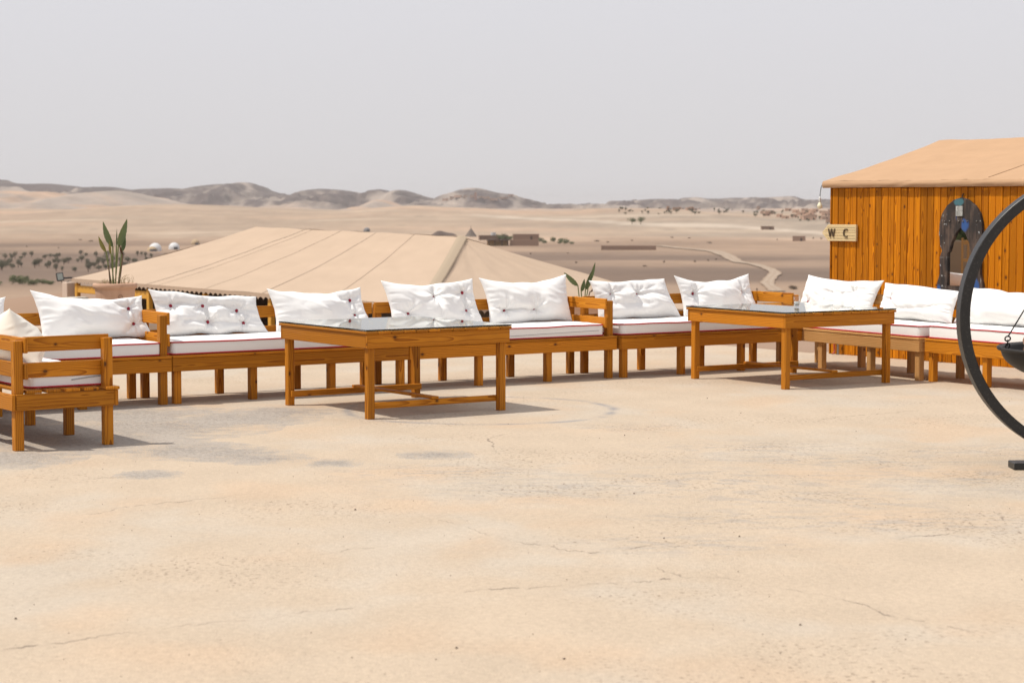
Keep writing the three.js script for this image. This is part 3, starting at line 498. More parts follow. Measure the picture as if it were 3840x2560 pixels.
{ // tumbler of milky drink
  const p = [3.0, 0, -18.55];
  const g = thing('drinking_glass', 'small clear tumbler half full of a white drink on the farther table', 'glass', [2.69, 0.6992, -18.8]);
  const gl = new THREE.MeshPhysicalMaterial({ color: 0xffffff, roughness: 0.02, transmission: 1, thickness: 0, ior: 1.5 });
  part(g, 'tumbler', new THREE.LatheGeometry([[0.0, 0.0], [0.023, 0.0], [0.0245, 0.003], [0.03, 0.1], [0.0288, 0.1], [0.0235, 0.012], [0, 0.011]].map((q) => new THREE.Vector2(...q)), 28), gl);
  part(g, 'drink', new THREE.LatheGeometry([[0, 0.0125], [0.023, 0.0128], [0.0255, 0.052], [0, 0.053]].map((q) => new THREE.Vector2(...q)), 28), std([0.72, 0.72, 0.7], 0.6));
}

// ---------------------------------------------------------------- plank hut
const HL = [3.57, 0, -22.27], HD = [0.625, 0, 0.781], HT = Math.atan2(-0.781, 0.625); // wall line and its turn: local x along the wall, +z out of it
const onHut = (s, y, out = 0) => [HL[0] + HD[0] * s - 0.781 * out, y, HL[2] + HD[2] * s + 0.625 * out];
const canvasBump = dataTex(512, 512, (x, y) => 0.5 + 0.25 * Math.sin(x * 0.8) * Math.sin(y * 0.8) * 0.4 + 0.4 * fbm(x / 90, y / 90, 3), false);
const canvasMap = (c) => dataTex(512, 512, (x, y) => { const k = 1 + 0.09 * fbm(x / 120, y / 120, 3) + 0.03 * nz(x / 5, y / 5); return c.map((q) => q * k); }, true, THREE.MirroredRepeatWrapping);
{
  const hut = thing('plank_hut', 'orange vertical-plank hut with a tan canvas roof behind the right benches', 'hut', HL, HT);
  const W = 5.4, Dp = 3.9, pw = 0.0895;
  part(hut, 'wall', cbox(W - 0.02, 1.86, 0.05, 0.004), std([0.12, 0.045, 0.01], 0.8), [W / 2, 0.93, -0.05]);
  part(hut, 'wall', cbox(0.05, 1.86, Dp, 0.004, 2), CLAP[2], [0.03, 0.93, -Dp / 2 - 0.02]);
  part(hut, 'wall', cbox(0.05, 1.86, Dp, 0.004, 2), CLAP[2], [W - 0.03, 0.93, -Dp / 2 - 0.02]);
  part(hut, 'wall', cbox(W, 1.86, 0.05, 0.004), CLAP[1], [W / 2, 0.93, -Dp]);
  part(hut, 'corner_board', cbox(0.02, 1.855, 0.06, 0.003, 1), CLAP[0], [-0.012, 0.9275, -0.02]);
  for (let i = 0; i < Math.floor(W / pw); i++) part(hut, 'plank', cbox(pw - 0.005, 1.855, 0.022, 0.004, 1), pick(CLAP), [pw * (i + 0.5) + rr(-0.001, 0.001), 0.9275 + rr(-0.004, 0.002), -0.012 + rr(-0.0025, 0.0025)]);
  // canvas roof: gable with soft eaves
  const cm = new THREE.MeshPhysicalMaterial({ specularIntensity: 0.15, map: canvasMap([0.475, 0.305, 0.185]), bumpMap: canvasBump, bumpScale: 0.003, roughness: 0.92 });
  const x0 = -0.1, x1 = W + 0.1, zf = 0.045, zr = -1.95, yE = 1.925, yR = 2.42;
  const roof = (s, t) => { const z = lerp(zf, zr, t), sag = -0.03 * Math.sin(Math.PI * t) * (0.7 + 0.3 * Math.cos(s * 31)); return [lerp(x0, x1, s), lerp(yE, yR, Math.pow(t, 0.96)) + sag + 0.009 * nz(s * 24, t * 4, 3) + 0.006 * nz(s * 70, t * 9, 8) * (1 - t), z]; };
  const rf = part(hut, 'roof', gridGeo(90, 30, roof, (s, t) => [s * 5, t * 2]), cm);
  part(hut, 'roof', gridGeo(60, 20, (s, t) => { const p = roof(1 - s, t); return [p[0], p[1], 2 * zr - p[2]]; }, (s, t) => [s * 5, t * 2]), cm);
  part(rf, 'roof_edge', gridGeo(110, 6, (s, t) => { const b = Math.sin(Math.PI * Math.min(1, t * 1.0)) * 0.014; return [lerp(x0, x1, s), lerp(1.852 + 0.005 * nz(s * 14, 7), yE + 0.008 * nz(s * 24, 0, 3), t), zf + 0.002 + b + 0.006 * nz(s * 40, t * 2, 9)]; }, (s, t) => [s * 5, t * 0.1]), cm);
  for (const x of [x0, x1]) part(hut, 'gable', gridGeo(2, 1, (s, t) => { const z = lerp(zf, 2 * zr - zf, s), y = s === 0.5 ? yR - 0.03 : yE; return [x + (x < 0 ? 0.004 : -0.004), t ? y - 0.03 : 1.852, z]; }), cm);
  for (const sx of [2.1, 4.2]) part(rf, 'seam', tube([0.05, 0.3, 0.6, 0.9, 1].map((t) => { const p = roof((sx - x0) / (x1 - x0), t); return [p[0], p[1] + 0.003, p[2]]; }), 0.0025, 20, 4), std([0.36, 0.22, 0.13], 0.9));
}
const font = await new FontLoader().loadAsync('fonts/droid/droid_sans_regular.typeface.json');
{ // arrow sign
  const s = thing('arrow_sign', 'pale wooden arrow sign with brown letters W C at the hut corner', 'sign', onHut(0.13, 1.353, 0.008), HT);
  const bd = (y0, y1, xt0, xt1) => { const h = new THREE.Shape(); h.moveTo(xt0, y0); h.lineTo(0.247, y0); h.lineTo(0.25, y1); h.lineTo(xt1, y1); const g = new THREE.ExtrudeGeometry(h, { depth: 0.022, bevelEnabled: true, bevelSize: 0.004, bevelThickness: 0.004, bevelSegments: 2 }); const u = g.attributes.uv, p = g.attributes.position; for (let i = 0; i < u.count; i++) u.setXY(i, p.getX(i) / 2.4 + y0, p.getY(i) / 0.6); return g; };
  const yel = [new THREE.MeshStandardMaterial({ map: woodTexture(55, 4, 0.008, [0.74, 0.58, 0.32], [0.55, 0.38, 0.17], 0.6), roughness: 0.65 })];
  part(s, 'board', bd(0.004, 0.088, -0.243, -0.155), yel[0]); part(s, 'board', bd(-0.088, -0.004, -0.155, -0.243), yel[0]);
  const gm = std([0.07, 0.045, 0.02], 0.9);
  for (const y of [0.058, 0.03, -0.03, -0.062]) part(s, 'groove', cbox(0.47 - Math.abs(y) * 1.1, 0.0025, 0.002, 0.0005), gm, [0.008 + Math.abs(y) * 0.5, y, 0.0262]);
  const lm = std([0.1, 0.065, 0.035], 0.6);
  const letter = (ch, x, w) => { const g = new TextGeometry(ch, { font, size: 0.088, depth: 0.012, curveSegments: 8, bevelEnabled: false }); g.computeBoundingBox(); const b = g.boundingBox; g.translate(-(b.min.x + b.max.x) / 2, -(b.min.y + b.max.y) / 2, 0); g.scale(w, 1.05, 1); part(s, 'letter', g, lm, [x, 0, 0.0265]); };
  letter('W', -0.1, 0.95); letter('C', 0.105, 1.0);
}
{ // weathered pointed-arch mirror
  const m = thing('arched_mirror', 'mirror in a weathered blue-black pointed-arch wood frame on the hut wall', 'mirror', onHut(1.82, 0.68, 0.004), HT);
  const outer = [[-0.3, 0], [-0.295, 0.16], [-0.26, 0.26], [-0.262, 0.44], [-0.235, 0.5], [-0.262, 0.56], [-0.278, 0.68], [-0.272, 0.79], [-0.245, 0.885], [-0.18, 0.97], [-0.09, 1.03], [0, 1.055]];
  const inner = [[-0.165, 0.135], [-0.165, 0.48], [-0.145, 0.49], [-0.115, 0.59], [-0.06, 0.69], [0, 0.745]];
  const sh = new THREE.Shape(); outer.forEach(([x, y], i) => (i ? sh.lineTo(x, y) : sh.moveTo(x, y))); [...outer].reverse().slice(1).forEach(([x, y]) => sh.lineTo(-x, y + (y > 0.2 && y < 0.9 ? 0.004 : 0)));
  const ho = new THREE.Path(); inner.forEach(([x, y], i) => (i ? ho.lineTo(x, y) : ho.moveTo(x, y))); [...inner].reverse().slice(1).forEach(([x, y]) => ho.lineTo(-x, y)); sh.holes.push(ho);
  const g = new THREE.ExtrudeGeometry(sh, { depth: 0.03, bevelEnabled: true, bevelSize: 0.004, bevelThickness: 0.004, bevelSegments: 2 });
  const uv = g.attributes.uv, p = g.attributes.position; for (let i = 0; i < uv.count; i++) uv.setXY(i, (p.getX(i) + 0.32) / 0.64, p.getY(i) / 1.1);
  const blot = (x, y, cx, cy, rx, ry) => { const q = ((x - cx) / rx) ** 2 + ((y - cy) / ry) ** 2; return 1 - sm(0.4, 1.2, q + 0.7 * nz(x * 22, y * 7, cx * 9)); };
  const tex = dataTex(256, 440, (px, py) => {
    const x = (px / 256) * 0.64 - 0.32, y = (py / 440) * 1.1, gr = nz(x * 60, y * 3, 2), n = fbm(x * 9, y * 4, 4, 5);
    let c = mix3([0.028, 0.022, 0.02], [0.105, 0.07, 0.052], sm(-0.2, 0.35, n + 0.3 * gr));
    c = mix3(c, [0.2, 0.185, 0.165], sm(0.1, 0.4, n + 0.4 * gr) * blot(x, y, 0.02, 0.85, 0.12, 0.2));
    c = mix3(c, [0.03, 0.09, 0.28], Math.max(blot(x, y, 0.06, 0.77, 0.05, 0.075), blot(x, y, 0.2, 0.12, 0.06, 0.12), blot(x, y, -0.28, 0.06, 0.03, 0.09), 0.6 * blot(x, y, -0.055, 0.9, 0.012, 0.1)));
    c = mix3(c, [0.06, 0.2, 0.24], 0.7 * blot(x, y, -0.03, 1.01, 0.07, 0.04));
    c = mix3(c, [0.4, 0.42, 0.42], sm(0.42, 0.55, nz(x * 40, y * 26, 11)) * sm(0.15, 0.24, Math.abs(x)) * 0.8);
    return c;
  });
  const fr = part(m, 'frame', g, new THREE.MeshStandardMaterial({ map: tex, roughness: 0.85 }));
  part(m, 'mirror_glass', cbox(0.36, 0.64, 0.004, 0.0005), new THREE.MeshStandardMaterial({ color: new THREE.Color(0.82, 0.82, 0.8), metalness: 1, roughness: 0.015 }), [0, 0.44, 0.008]);
  const cv = document.createElement('canvas'); cv.width = 96; cv.height = 120; const k = cv.getContext('2d');
  k.fillStyle = '#b9bab5'; k.fillRect(0, 0, 96, 120); k.strokeStyle = '#3a3a38'; k.lineWidth = 3;
  k.strokeRect(1, 1, 94, 118); k.beginPath(); k.moveTo(0, 60); k.lineTo(96, 60); k.moveTo(48, 0); k.lineTo(48, 120); k.stroke();
  for (const r of [10, 18, 26]) { k.beginPath(); k.arc(48, 30, r, Math.PI * 0.6, Math.PI * 1.4); k.stroke(); }
  for (const y of [12, 24, 38, 50]) { k.beginPath(); k.moveTo(56, y); k.quadraticCurveTo(72, y + 8, 92, y); k.stroke(); }
  for (const [x, y] of [[8, 68], [26, 68], [8, 92], [26, 92]]) k.strokeRect(x, y, 13, 17);
  for (const x of [56, 70, 84]) { k.beginPath(); k.moveTo(x, 66); k.lineTo(x - 6, 90); k.lineTo(x + 4, 114); k.stroke(); }
  const ct = new THREE.CanvasTexture(cv); ct.colorSpace = THREE.SRGBColorSpace;
  part(fr, 'carved_plate', new THREE.BoxGeometry(0.09, 0.108, 0.01), new THREE.MeshStandardMaterial({ map: ct, roughness: 0.7 }), [-0.012, 0.918, 0.0395]);
  const stud = new THREE.SphereGeometry(0.009, 8, 6); for (const x of [-0.2, -0.14, -0.02, 0.035, 0.09, 0.21]) part(fr, 'stud', stud, std([0.16, 0.15, 0.14], 0.4, { metalness: 0.8 }), [x, 0.812, 0.036]);
  part(fr, 'hook', tube([[0, 1.05, 0.015], [0.004, 1.08, 0.01], [0.012, 1.1, 0.004]], 0.006, 8, 5), std([0.03, 0.03, 0.03], 0.5, { metalness: 0.8 }));
}
{ // bulb hanging from the eave corner
  const c = onHut(-0.1, 1.84, 0.045), b = thing('hanging_light_bulb', 'unlit frosted bulb hanging on a black cable from the hut roof corner', 'light bulb', c, HT);
  part(b, 'cable', tube([[0.0, 0.05, 0.006], [-0.02, 0.02, 0.006], [-0.035, -0.05, 0.005], [-0.04, -0.1, 0.005]], 0.004, 20, 6), std([0.03, 0.03, 0.03], 0.6));
  part(b, 'socket', new THREE.LatheGeometry([[0, 0.045], [0.006, 0.045], [0.012, 0.03], [0.0145, 0.028], [0.0145, 0], [0.012, -0.004], [0.0125, -0.018], [0, -0.018]].map((q) => new THREE.Vector2(...q)), 18), std([0.62, 0.62, 0.6], 0.5), [-0.04, -0.13, 0.005]);
  part(b, 'bulb', new THREE.LatheGeometry([[0, -0.092], [0.012, -0.09], [0.024, -0.081], [0.0295, -0.066], [0.029, -0.054], [0.022, -0.038], [0.0145, -0.026], [0.0125, -0.0185], [0, -0.0185]].map((q) => new THREE.Vector2(...q)), 24), std([0.74, 0.69, 0.5], 0.35), [-0.04, -0.13, 0.005]);
}
for (const [s, lab] of [[0.155, 'short grey standpipe with a tap at the hut wall under the pale bench'], [1.54, 'short red-brown standpipe at the hut wall under the orange bench']]) {
  const t = thing('standpipe', lab, 'pipe', onHut(s, 0, 0.05), HT);
  part(t, 'pipe', new THREE.CylinderGeometry(0.013, 0.013, 0.2, 12), s < 1 ? std([0.3, 0.28, 0.24], 0.5, { metalness: 0.5 }) : std([0.3, 0.1, 0.06], 0.6), [0, 0.1, 0]);
  part(t, 'tap', tube([[0, 0.2, 0], [0, 0.215, 0.005], [-0.015, 0.22, 0.02], [-0.022, 0.2, 0.035], [-0.022, 0.17, 0.036]], 0.012, 14, 8), std([0.33, 0.33, 0.3], 0.35, { metalness: 0.8 }));
  if (s < 1) part(t, 'hose', tube([[-0.022, 0.168, 0.036], [-0.024, 0.1, 0.036], [-0.02, 0.03, 0.034], [-0.03, 0.0105, 0.06]], 0.009, 16, 6), std([0.42, 0.06, 0.03], 0.5));
}

// ---------------------------------------------------------------- kerb, stone, planters
const plaster = std([0.5, 0.38, 0.28], 0.95);
single('low_wall', cbox(2.5, 0.36, 0.3, 0.02), plaster, 'low sand-coloured parapet wall seen through the back slats at the left', 'wall', UV(8.15, 20.45, 0.18), TH);
{
  const g = new THREE.IcosahedronGeometry(0.17, 3), p = g.attributes.position;
  for (let i = 0; i < p.count; i++) { const v = new THREE.Vector3().fromBufferAttribute(p, i), k = 1 + 0.3 * nz(v.x * 8, v.y * 8, v.z * 8); p.setXYZ(i, Math.max(-0.15, Math.min(0.15, v.x * k * 1.1)), Math.max(-0.1, Math.min(0.1, v.y * k)), Math.max(-0.11, Math.min(0.11, v.z * k))); }
  let g2 = mergeVertices((g.deleteAttribute('uv'), g.deleteAttribute('normal'), g), 1e-4); g2.scale(1, 1.55, 1); g2.computeVertexNormals();
  single('stone_block', g2, std([0.42, 0.37, 0.31], 0.95), 'rough grey stone block on the parapet just left of the planter', 'stone', UV(8.23, 20.45, 0.515), TH);
}
{ // shaded garden wall, chair and table left of the view; the mirror shows them
  single('garden_wall', cbox(0.3, 3.4, 6.5, 0.02), std([0.27, 0.19, 0.125], 0.95), 'sand-coloured wall reflected in the arched mirror', 'wall', [-6.75, -0.6, -21.4]);
  const ch = thing('slat_back_chair', 'slat-backed chair reflected in the arched mirror', 'chair', [-6.2, 0.001, -20.62], -Math.PI / 2), cw = [woodMat(paleTex, 0.7, 0.6)];
  for (const x of [-0.2, 0.2]) { wood(ch, 'leg', [0.035, 0.45, 0.035], [x, 0.225, 0.19], cw); wood(ch, 'back_post', [0.035, 1.15, 0.035], [x, 0.575, -0.2], cw); }
  wood(ch, 'seat', [0.44, 0.03, 0.42], [0, 0.466, 0], cw); wood(ch, 'top_rail', [0.36, 0.07, 0.025], [0, 1.08, -0.2], cw); wood(ch, 'back_rail', [0.36, 0.05, 0.025], [0, 0.8, -0.2], cw);
  for (const x of [-0.11, -0.037, 0.037, 0.11]) wood(ch, 'slat', [0.03, 0.22, 0.015], [x, 0.935, -0.2], cw);
}
const leafMat = (c) => new THREE.MeshPhysicalMaterial({ color: new THREE.Color().setRGB(...c), roughness: 0.5, side: THREE.DoubleSide, transmission: 0.15, thickness: 0, specularIntensity: 0.6 });
const LG = [leafMat([0.15, 0.2, 0.09]), leafMat([0.1, 0.145, 0.065]), leafMat([0.25, 0.24, 0.07])], LB = leafMat([0.1, 0.055, 0.03]), STEM = std([0.17, 0.2, 0.07], 0.6), STEMB = std([0.13, 0.08, 0.045], 0.8);
function blade(p0, p1, w, bend, face, mat, parent, name = 'leaf') { // folded lens-shaped leaf from p0 to p1; face = direction of its flat side
  const a = new THREE.Vector3(...p0), b = new THREE.Vector3(...p1), ax = b.clone().sub(a), n = new THREE.Vector3(...face).normalize(), side = ax.clone().cross(n).normalize(), nn = side.clone().cross(ax).normalize(), L = ax.length();
  part(parent, name, gridGeo(6, 22, (s, t) => { const wd = 0.88 * w * Math.pow(Math.sin(Math.PI * Math.pow(t, 0.72)), 0.85) * (1 - 0.05 * Math.sin(t * 40)), q = (s - 0.5) * 2; const c = a.clone().addScaledVector(ax, t).addScaledVector(nn, bend * L * Math.sin(Math.PI * t)); c.addScaledVector(side, q * wd / 2).addScaledVector(nn, Math.abs(q) * wd * 0.28); return [c.x, c.y, c.z]; }), mat);
}
function planter(label, at, y, sc, leaves, full) {
  const p = thing('potted_plant', label, 'planter', [at[0], y, at[2]], 0, 'planters with bird-of-paradise leaves');
  const R = 0.235 * sc, Hh = 0.45 * sc;
  const pm = new THREE.MeshStandardMaterial({ roughness: 0.9, map: dataTex(256, 128, (x, yy) => { const n = fbm(x / 40, yy / 40, 4), st = sm(0.3, 0.5, nz(x / 9, yy / 60, 4)) * 0.35; return mix3([0.56, 0.36, 0.25], [0.4, 0.24, 0.16], Math.min(1, sm(-0.2, 0.5, n) * 0.6 + st)); }) });
  const pot = part(p, 'pot', new THREE.LatheGeometry([[0, 0], [0.7, 0], [0.74, 0.03], [0.86, 0.5], [0.92, 0.83], [0.93, 0.86], [1.0, 0.885], [1.03, 0.92], [1.03, 0.965], [1.0, 0.995], [0.95, 1], [0.92, 0.985], [0.9, 0.93], [0, 0.93]].map(([a, b]) => new THREE.Vector2(a * R, b * Hh)), 48), pm);
  part(p, 'soil', gridGeo(20, 12, (s, t) => { const a = s * 2 * Math.PI, r = t * R * 0.905; return [Math.cos(a) * r, Hh * 0.955 + 0.012 * nz(Math.cos(a) * r * 20, Math.sin(a) * r * 20) * (1 - t), -Math.sin(a) * r]; }), std([0.2, 0.1, 0.05], 1));
  if (full) {
    const ring = new THREE.TorusGeometry(0.022, 0.004, 6, 16); part(p, 'ring_handle', ring, std([0.33, 0.2, 0.13], 0.8), [0.1, Hh * 0.68, R * 0.86], [0, 0.4, 0]);
  }
  const y1 = Hh * 0.94;
  for (const [bx, bz, sx, sy, sz, tx, ty, tz, w, kind] of leaves) {
    const dead = kind === 3, m = dead ? LB : LG[kind];
    part(p, 'stem', tube([[bx, y1 - 0.02, bz], [lerp(bx, sx, 0.55), y1 + sy * 0.5, lerp(bz, sz, 0.5)], [sx, y1 + sy, sz]], 0.0075, 14, 6), dead ? STEMB : STEM);
    if (w > 0) blade([sx, y1 + sy - 0.01, sz], [tx, y1 + ty, tz], w, 0.03, [0.35 * Math.sign(tx - sx || 1), 0.1, 1], m, p);
  }
  // dry grass round the rim
  const G = []; for (let i = 0; i < (full ? 70 : 20); i++) { const a = rr(0, 6.28), r = R * rr(0.45, 0.88), x = Math.cos(a) * r, z = Math.sin(a) * r, h = rr(0.03, 0.1) * (x > 0 ? 1.25 : 0.8); G.push(tube([[x, y1, z], [x + rr(-0.02, 0.03), y1 + h * 0.6, z + rr(-0.02, 0.02)], [x + rr(-0.05, 0.07), y1 + h, z + rr(-0.03, 0.03)]], 0.0014, 4, 3)); }
  const gr = part(p, 'dry_grass', mergeGeometries(G), std([0.42, 0.33, 0.18], 0.95)); gr.userData.kind = 'stuff';
}
// stems: base x z, top of stem x y z, tip x y z, leaf width, kind
planter('terracotta planter with six upright green leaves on the parapet at the left', UV(8.675, 20.45), 0.3605, 1.0, [
  [-0.035, 0.0, -0.088, 0.375, 0.02, -0.165, 0.54, 0.04, 0.055, 2], [-0.02, 0.02, -0.018, 0.43, 0, -0.118, 0.7, 0.02, 0.085, 0], [0.0, 0.01, 0.04, 0.43, -0.01, 0.142, 0.728, 0.0, 0.088, 0],
  [0.0, -0.03, 0.017, 0.43, -0.02, 0.022, 0.62, -0.03, 0.016, 1], [0.03, 0.0, 0.078, 0.38, -0.03, 0.108, 0.56, -0.05, 0.055, 1], [0.045, 0.02, 0.098, 0.345, 0.03, 0.062, 0.455, 0.05, 0.03, 3], [-0.015, -0.02, -0.032, 0.35, 0.03, -0.042, 0.5, 0.05, 0.035, 2], [-0.05, 0.01, -0.062, 0.22, 0.02, -0.065, 0.23, 0.02, 0, 3]], true);
planter('planter behind the tall pillow, only a few green leaf tips showing', UV(14.6, 19.9), 0.002, 1.0, [
  [-0.02, 0, -0.05, 0.25, 0, -0.225, 0.41, 0.02, 0.07, 0], [0.03, 0, 0.045, 0.2, 0, 0.125, 0.43, 0, 0.075, 1], [0.035, 0.02, 0.09, 0.29, 0, 0.165, 0.535, 0, 0.05, 0], [0.05, 0, 0.1, 0.17, 0.02, 0.215, 0.275, 0.02, 0.03, 3], [0.0, 0.03, -0.01, 0.18, 0.05, 0.03, 0.33, 0.06, 0.06, 1]], false);

// ---------------------------------------------------------------- the big tent below the terrace
{
  const U0 = 17.84, U1 = 24.4, V0 = 29, V1 = 44.6, yE = -0.05, yR = 1.12, gnd = -2.55;
  const t = thing('canvas_tent', 'long tan canvas tent with seams and a scalloped edge, below the terrace', 'tent', [0, 0, 0]);
  const cm = new THREE.MeshPhysicalMaterial({ specularIntensity: 0.15, map: canvasMap([0.462, 0.352, 0.262]), bumpMap: canvasBump, bumpScale: 0.004, roughness: 0.92 });
  const uc = 20.95, A = [uc, 41.2, yR + 0.05], Bq = [uc - 0.1, 32.35, yR - 0.06];
  const C = { fl: [U0, V1, yE], fr: [U0, V0, yE], bl: [U1, V1, yE], br: [U1, V0 - 0.2, yE - 0.25] };
  const P3 = ([u, v, y]) => UV(u, v, y);
  const cloth3 = (a, b, c, d, sag, s, q) => { const p = mixv(mixv(a, b, s), mixv(d, c, s), q); p[2] -= sag * Math.sin(Math.PI * q) + 0.012 * Math.abs(Math.sin(s * Math.PI * 6)) * Math.sin(Math.PI * q) - 0.02 * nz(s * 9, q * 5, sag * 50); return p; };
  const panel = (a, b, c, d, sag, nu = 60, nv = 24) => gridGeo(nu, nv, (s, q) => { // a,b along the eave, d,c along the ridge
    return P3(cloth3(a, b, c, d, sag, s, q));
  }, (s, q) => [s * 4, q * 1.6]);
  const mixv = (a, b, k) => [lerp(a[0], b[0], k), lerp(a[1], b[1], k), lerp(a[2], b[2], k)];
  const front = part(t, 'roof_panel', panel(C.fl, C.fr, Bq, A, 0.045), cm); part(t, 'roof_panel', panel(C.fr, C.br, Bq, Bq, 0.045), cm);
  part(t, 'roof_panel', panel(C.br, C.bl, A, Bq, 0.045), cm); part(t, 'roof_panel', panel(C.bl, C.fl, A, A, 0.045), cm);
  // seams on the sunny slope
  const seamM = std([0.43, 0.325, 0.24], 0.95), band = std([0.37, 0.29, 0.205], 0.95);
  const strip = (s0, s1, w, mat, name, lift = 0.007) => { const pts = []; for (let i = 0; i <= 24; i++) { const p = cloth3(C.fl, C.fr, Bq, A, 0.045, s0, i / 24); p[2] += lift; pts.push(p); }
    part(front, name, gridGeo(1, 24, (a, q) => { const p = pts[Math.round(q * 24)]; return P3([p[0], p[1] + (a - 0.5) * w, p[2]]); }), mat); };
  for (const [s, w] of [[0.27, 0.055], [0.3125, 0.025], [0.625, 0.055], [0.4583, 0.025], [0.8, 0.025]]) strip(s, s, w, seamM, 'seam');
  // fringed band along the near hip
  part(front, 'hip_band', gridGeo(4, 150, (a, q) => {
    const e = C.fr, r = Bq, p = mixv(e, r, q); p[2] -= 0.045 * Math.sin(Math.PI * q) - 0.03 + 0.05 * Math.abs(a - 0.4);
    const zig = a > 0.9 ? 0.06 * (Math.abs(((q * 75) % 1) - 0.5) * 2) : 0, off = (a - 0.45) * 0.2 + zig; return P3([p[0] + off * 0.6, p[1] - off * 0.62, p[2]]);
  }), band);
  // scalloped valance on the front eave and the right end
  const val = (a, b, n, name) => part(t, name, gridGeo(n * 8, 4, (s, q) => { const p = mixv(a, b, s), sc = Math.abs(Math.sin(s * Math.PI * n)); p[2] -= q * (0.07 + 0.055 * (1 - Math.pow(sc, 0.8))) - 0.004; p[0] -= 0.006; return P3(p); }, (s, q) => [s * 4, q * 0.1]), cm);
  val(C.fl, C.fr, 70, 'valance'); val(C.fr, C.br, 40, 'valance');
  // yellow frames, pillars and dim walls under the eave
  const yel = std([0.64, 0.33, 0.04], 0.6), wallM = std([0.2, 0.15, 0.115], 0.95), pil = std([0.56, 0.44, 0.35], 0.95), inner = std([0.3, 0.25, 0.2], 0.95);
  const bx = (name, u, v, y0, y1, du, dv, m) => { const p = UV(u, v, (y0 + y1) / 2); part(t, name, cbox(du, y1 - y0, dv, 0.01), m, p, [0, TH, 0]); };
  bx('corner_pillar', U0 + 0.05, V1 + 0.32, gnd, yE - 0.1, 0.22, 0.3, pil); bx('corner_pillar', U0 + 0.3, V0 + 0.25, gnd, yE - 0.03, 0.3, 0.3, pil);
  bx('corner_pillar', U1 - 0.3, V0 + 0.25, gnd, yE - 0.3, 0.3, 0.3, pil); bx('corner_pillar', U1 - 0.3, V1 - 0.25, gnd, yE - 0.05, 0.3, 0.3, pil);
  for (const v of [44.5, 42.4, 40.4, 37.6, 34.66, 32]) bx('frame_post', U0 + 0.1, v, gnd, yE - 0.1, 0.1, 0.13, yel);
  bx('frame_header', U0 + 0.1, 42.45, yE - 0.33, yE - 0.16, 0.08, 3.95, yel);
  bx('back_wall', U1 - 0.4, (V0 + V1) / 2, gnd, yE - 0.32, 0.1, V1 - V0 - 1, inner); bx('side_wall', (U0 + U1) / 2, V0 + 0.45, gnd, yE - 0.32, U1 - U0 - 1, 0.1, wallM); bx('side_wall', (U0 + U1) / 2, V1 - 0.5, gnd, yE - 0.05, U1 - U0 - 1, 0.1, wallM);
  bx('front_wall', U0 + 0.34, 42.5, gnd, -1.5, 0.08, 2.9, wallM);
  bx('floor', (U0 + U1) / 2, (V0 + V1) / 2, gnd - 0.02, gnd + 0.06, U1 - U0, V1 - V0, std([0.3, 0.22, 0.16], 0.95));
  // floodlight on the left corner pillar
  const fp = UV(U0 - 0.05, V1 + 0.62, -0.03);
  const f = thing('floodlight', 'black flat floodlight on the left corner of the canvas tent', 'floodlight', fp, 0.0);
  const blk = std([0.02, 0.02, 0.022], 0.5);
  part(f, 'housing', cbox(0.17, 0.2, 0.04, 0.008), blk, [0, 0, 0], [-0.25, 0.35, 0.22]);
  part(f, 'lens', cbox(0.128, 0.155, 0.006, 0.001), std([0.3, 0.33, 0.3], 0.2), [0.0085, 0.006, 0.0215], [-0.25, 0.35, 0.22]);
  part(f, 'bracket', tube([[0.03, -0.03, -0.02], [0.12, -0.03, -0.04], [0.24, -0.02, -0.06], [0.36, -0.06, -0.1]], 0.02, 12, 6), blk);
  part(f, 'cable', tube([[0.02, -0.09, -0.02], [0.06, -0.15, -0.03], [0.12, -0.14, -0.04], [0.2, -0.1, -0.06]], 0.008, 12, 5), blk);
}

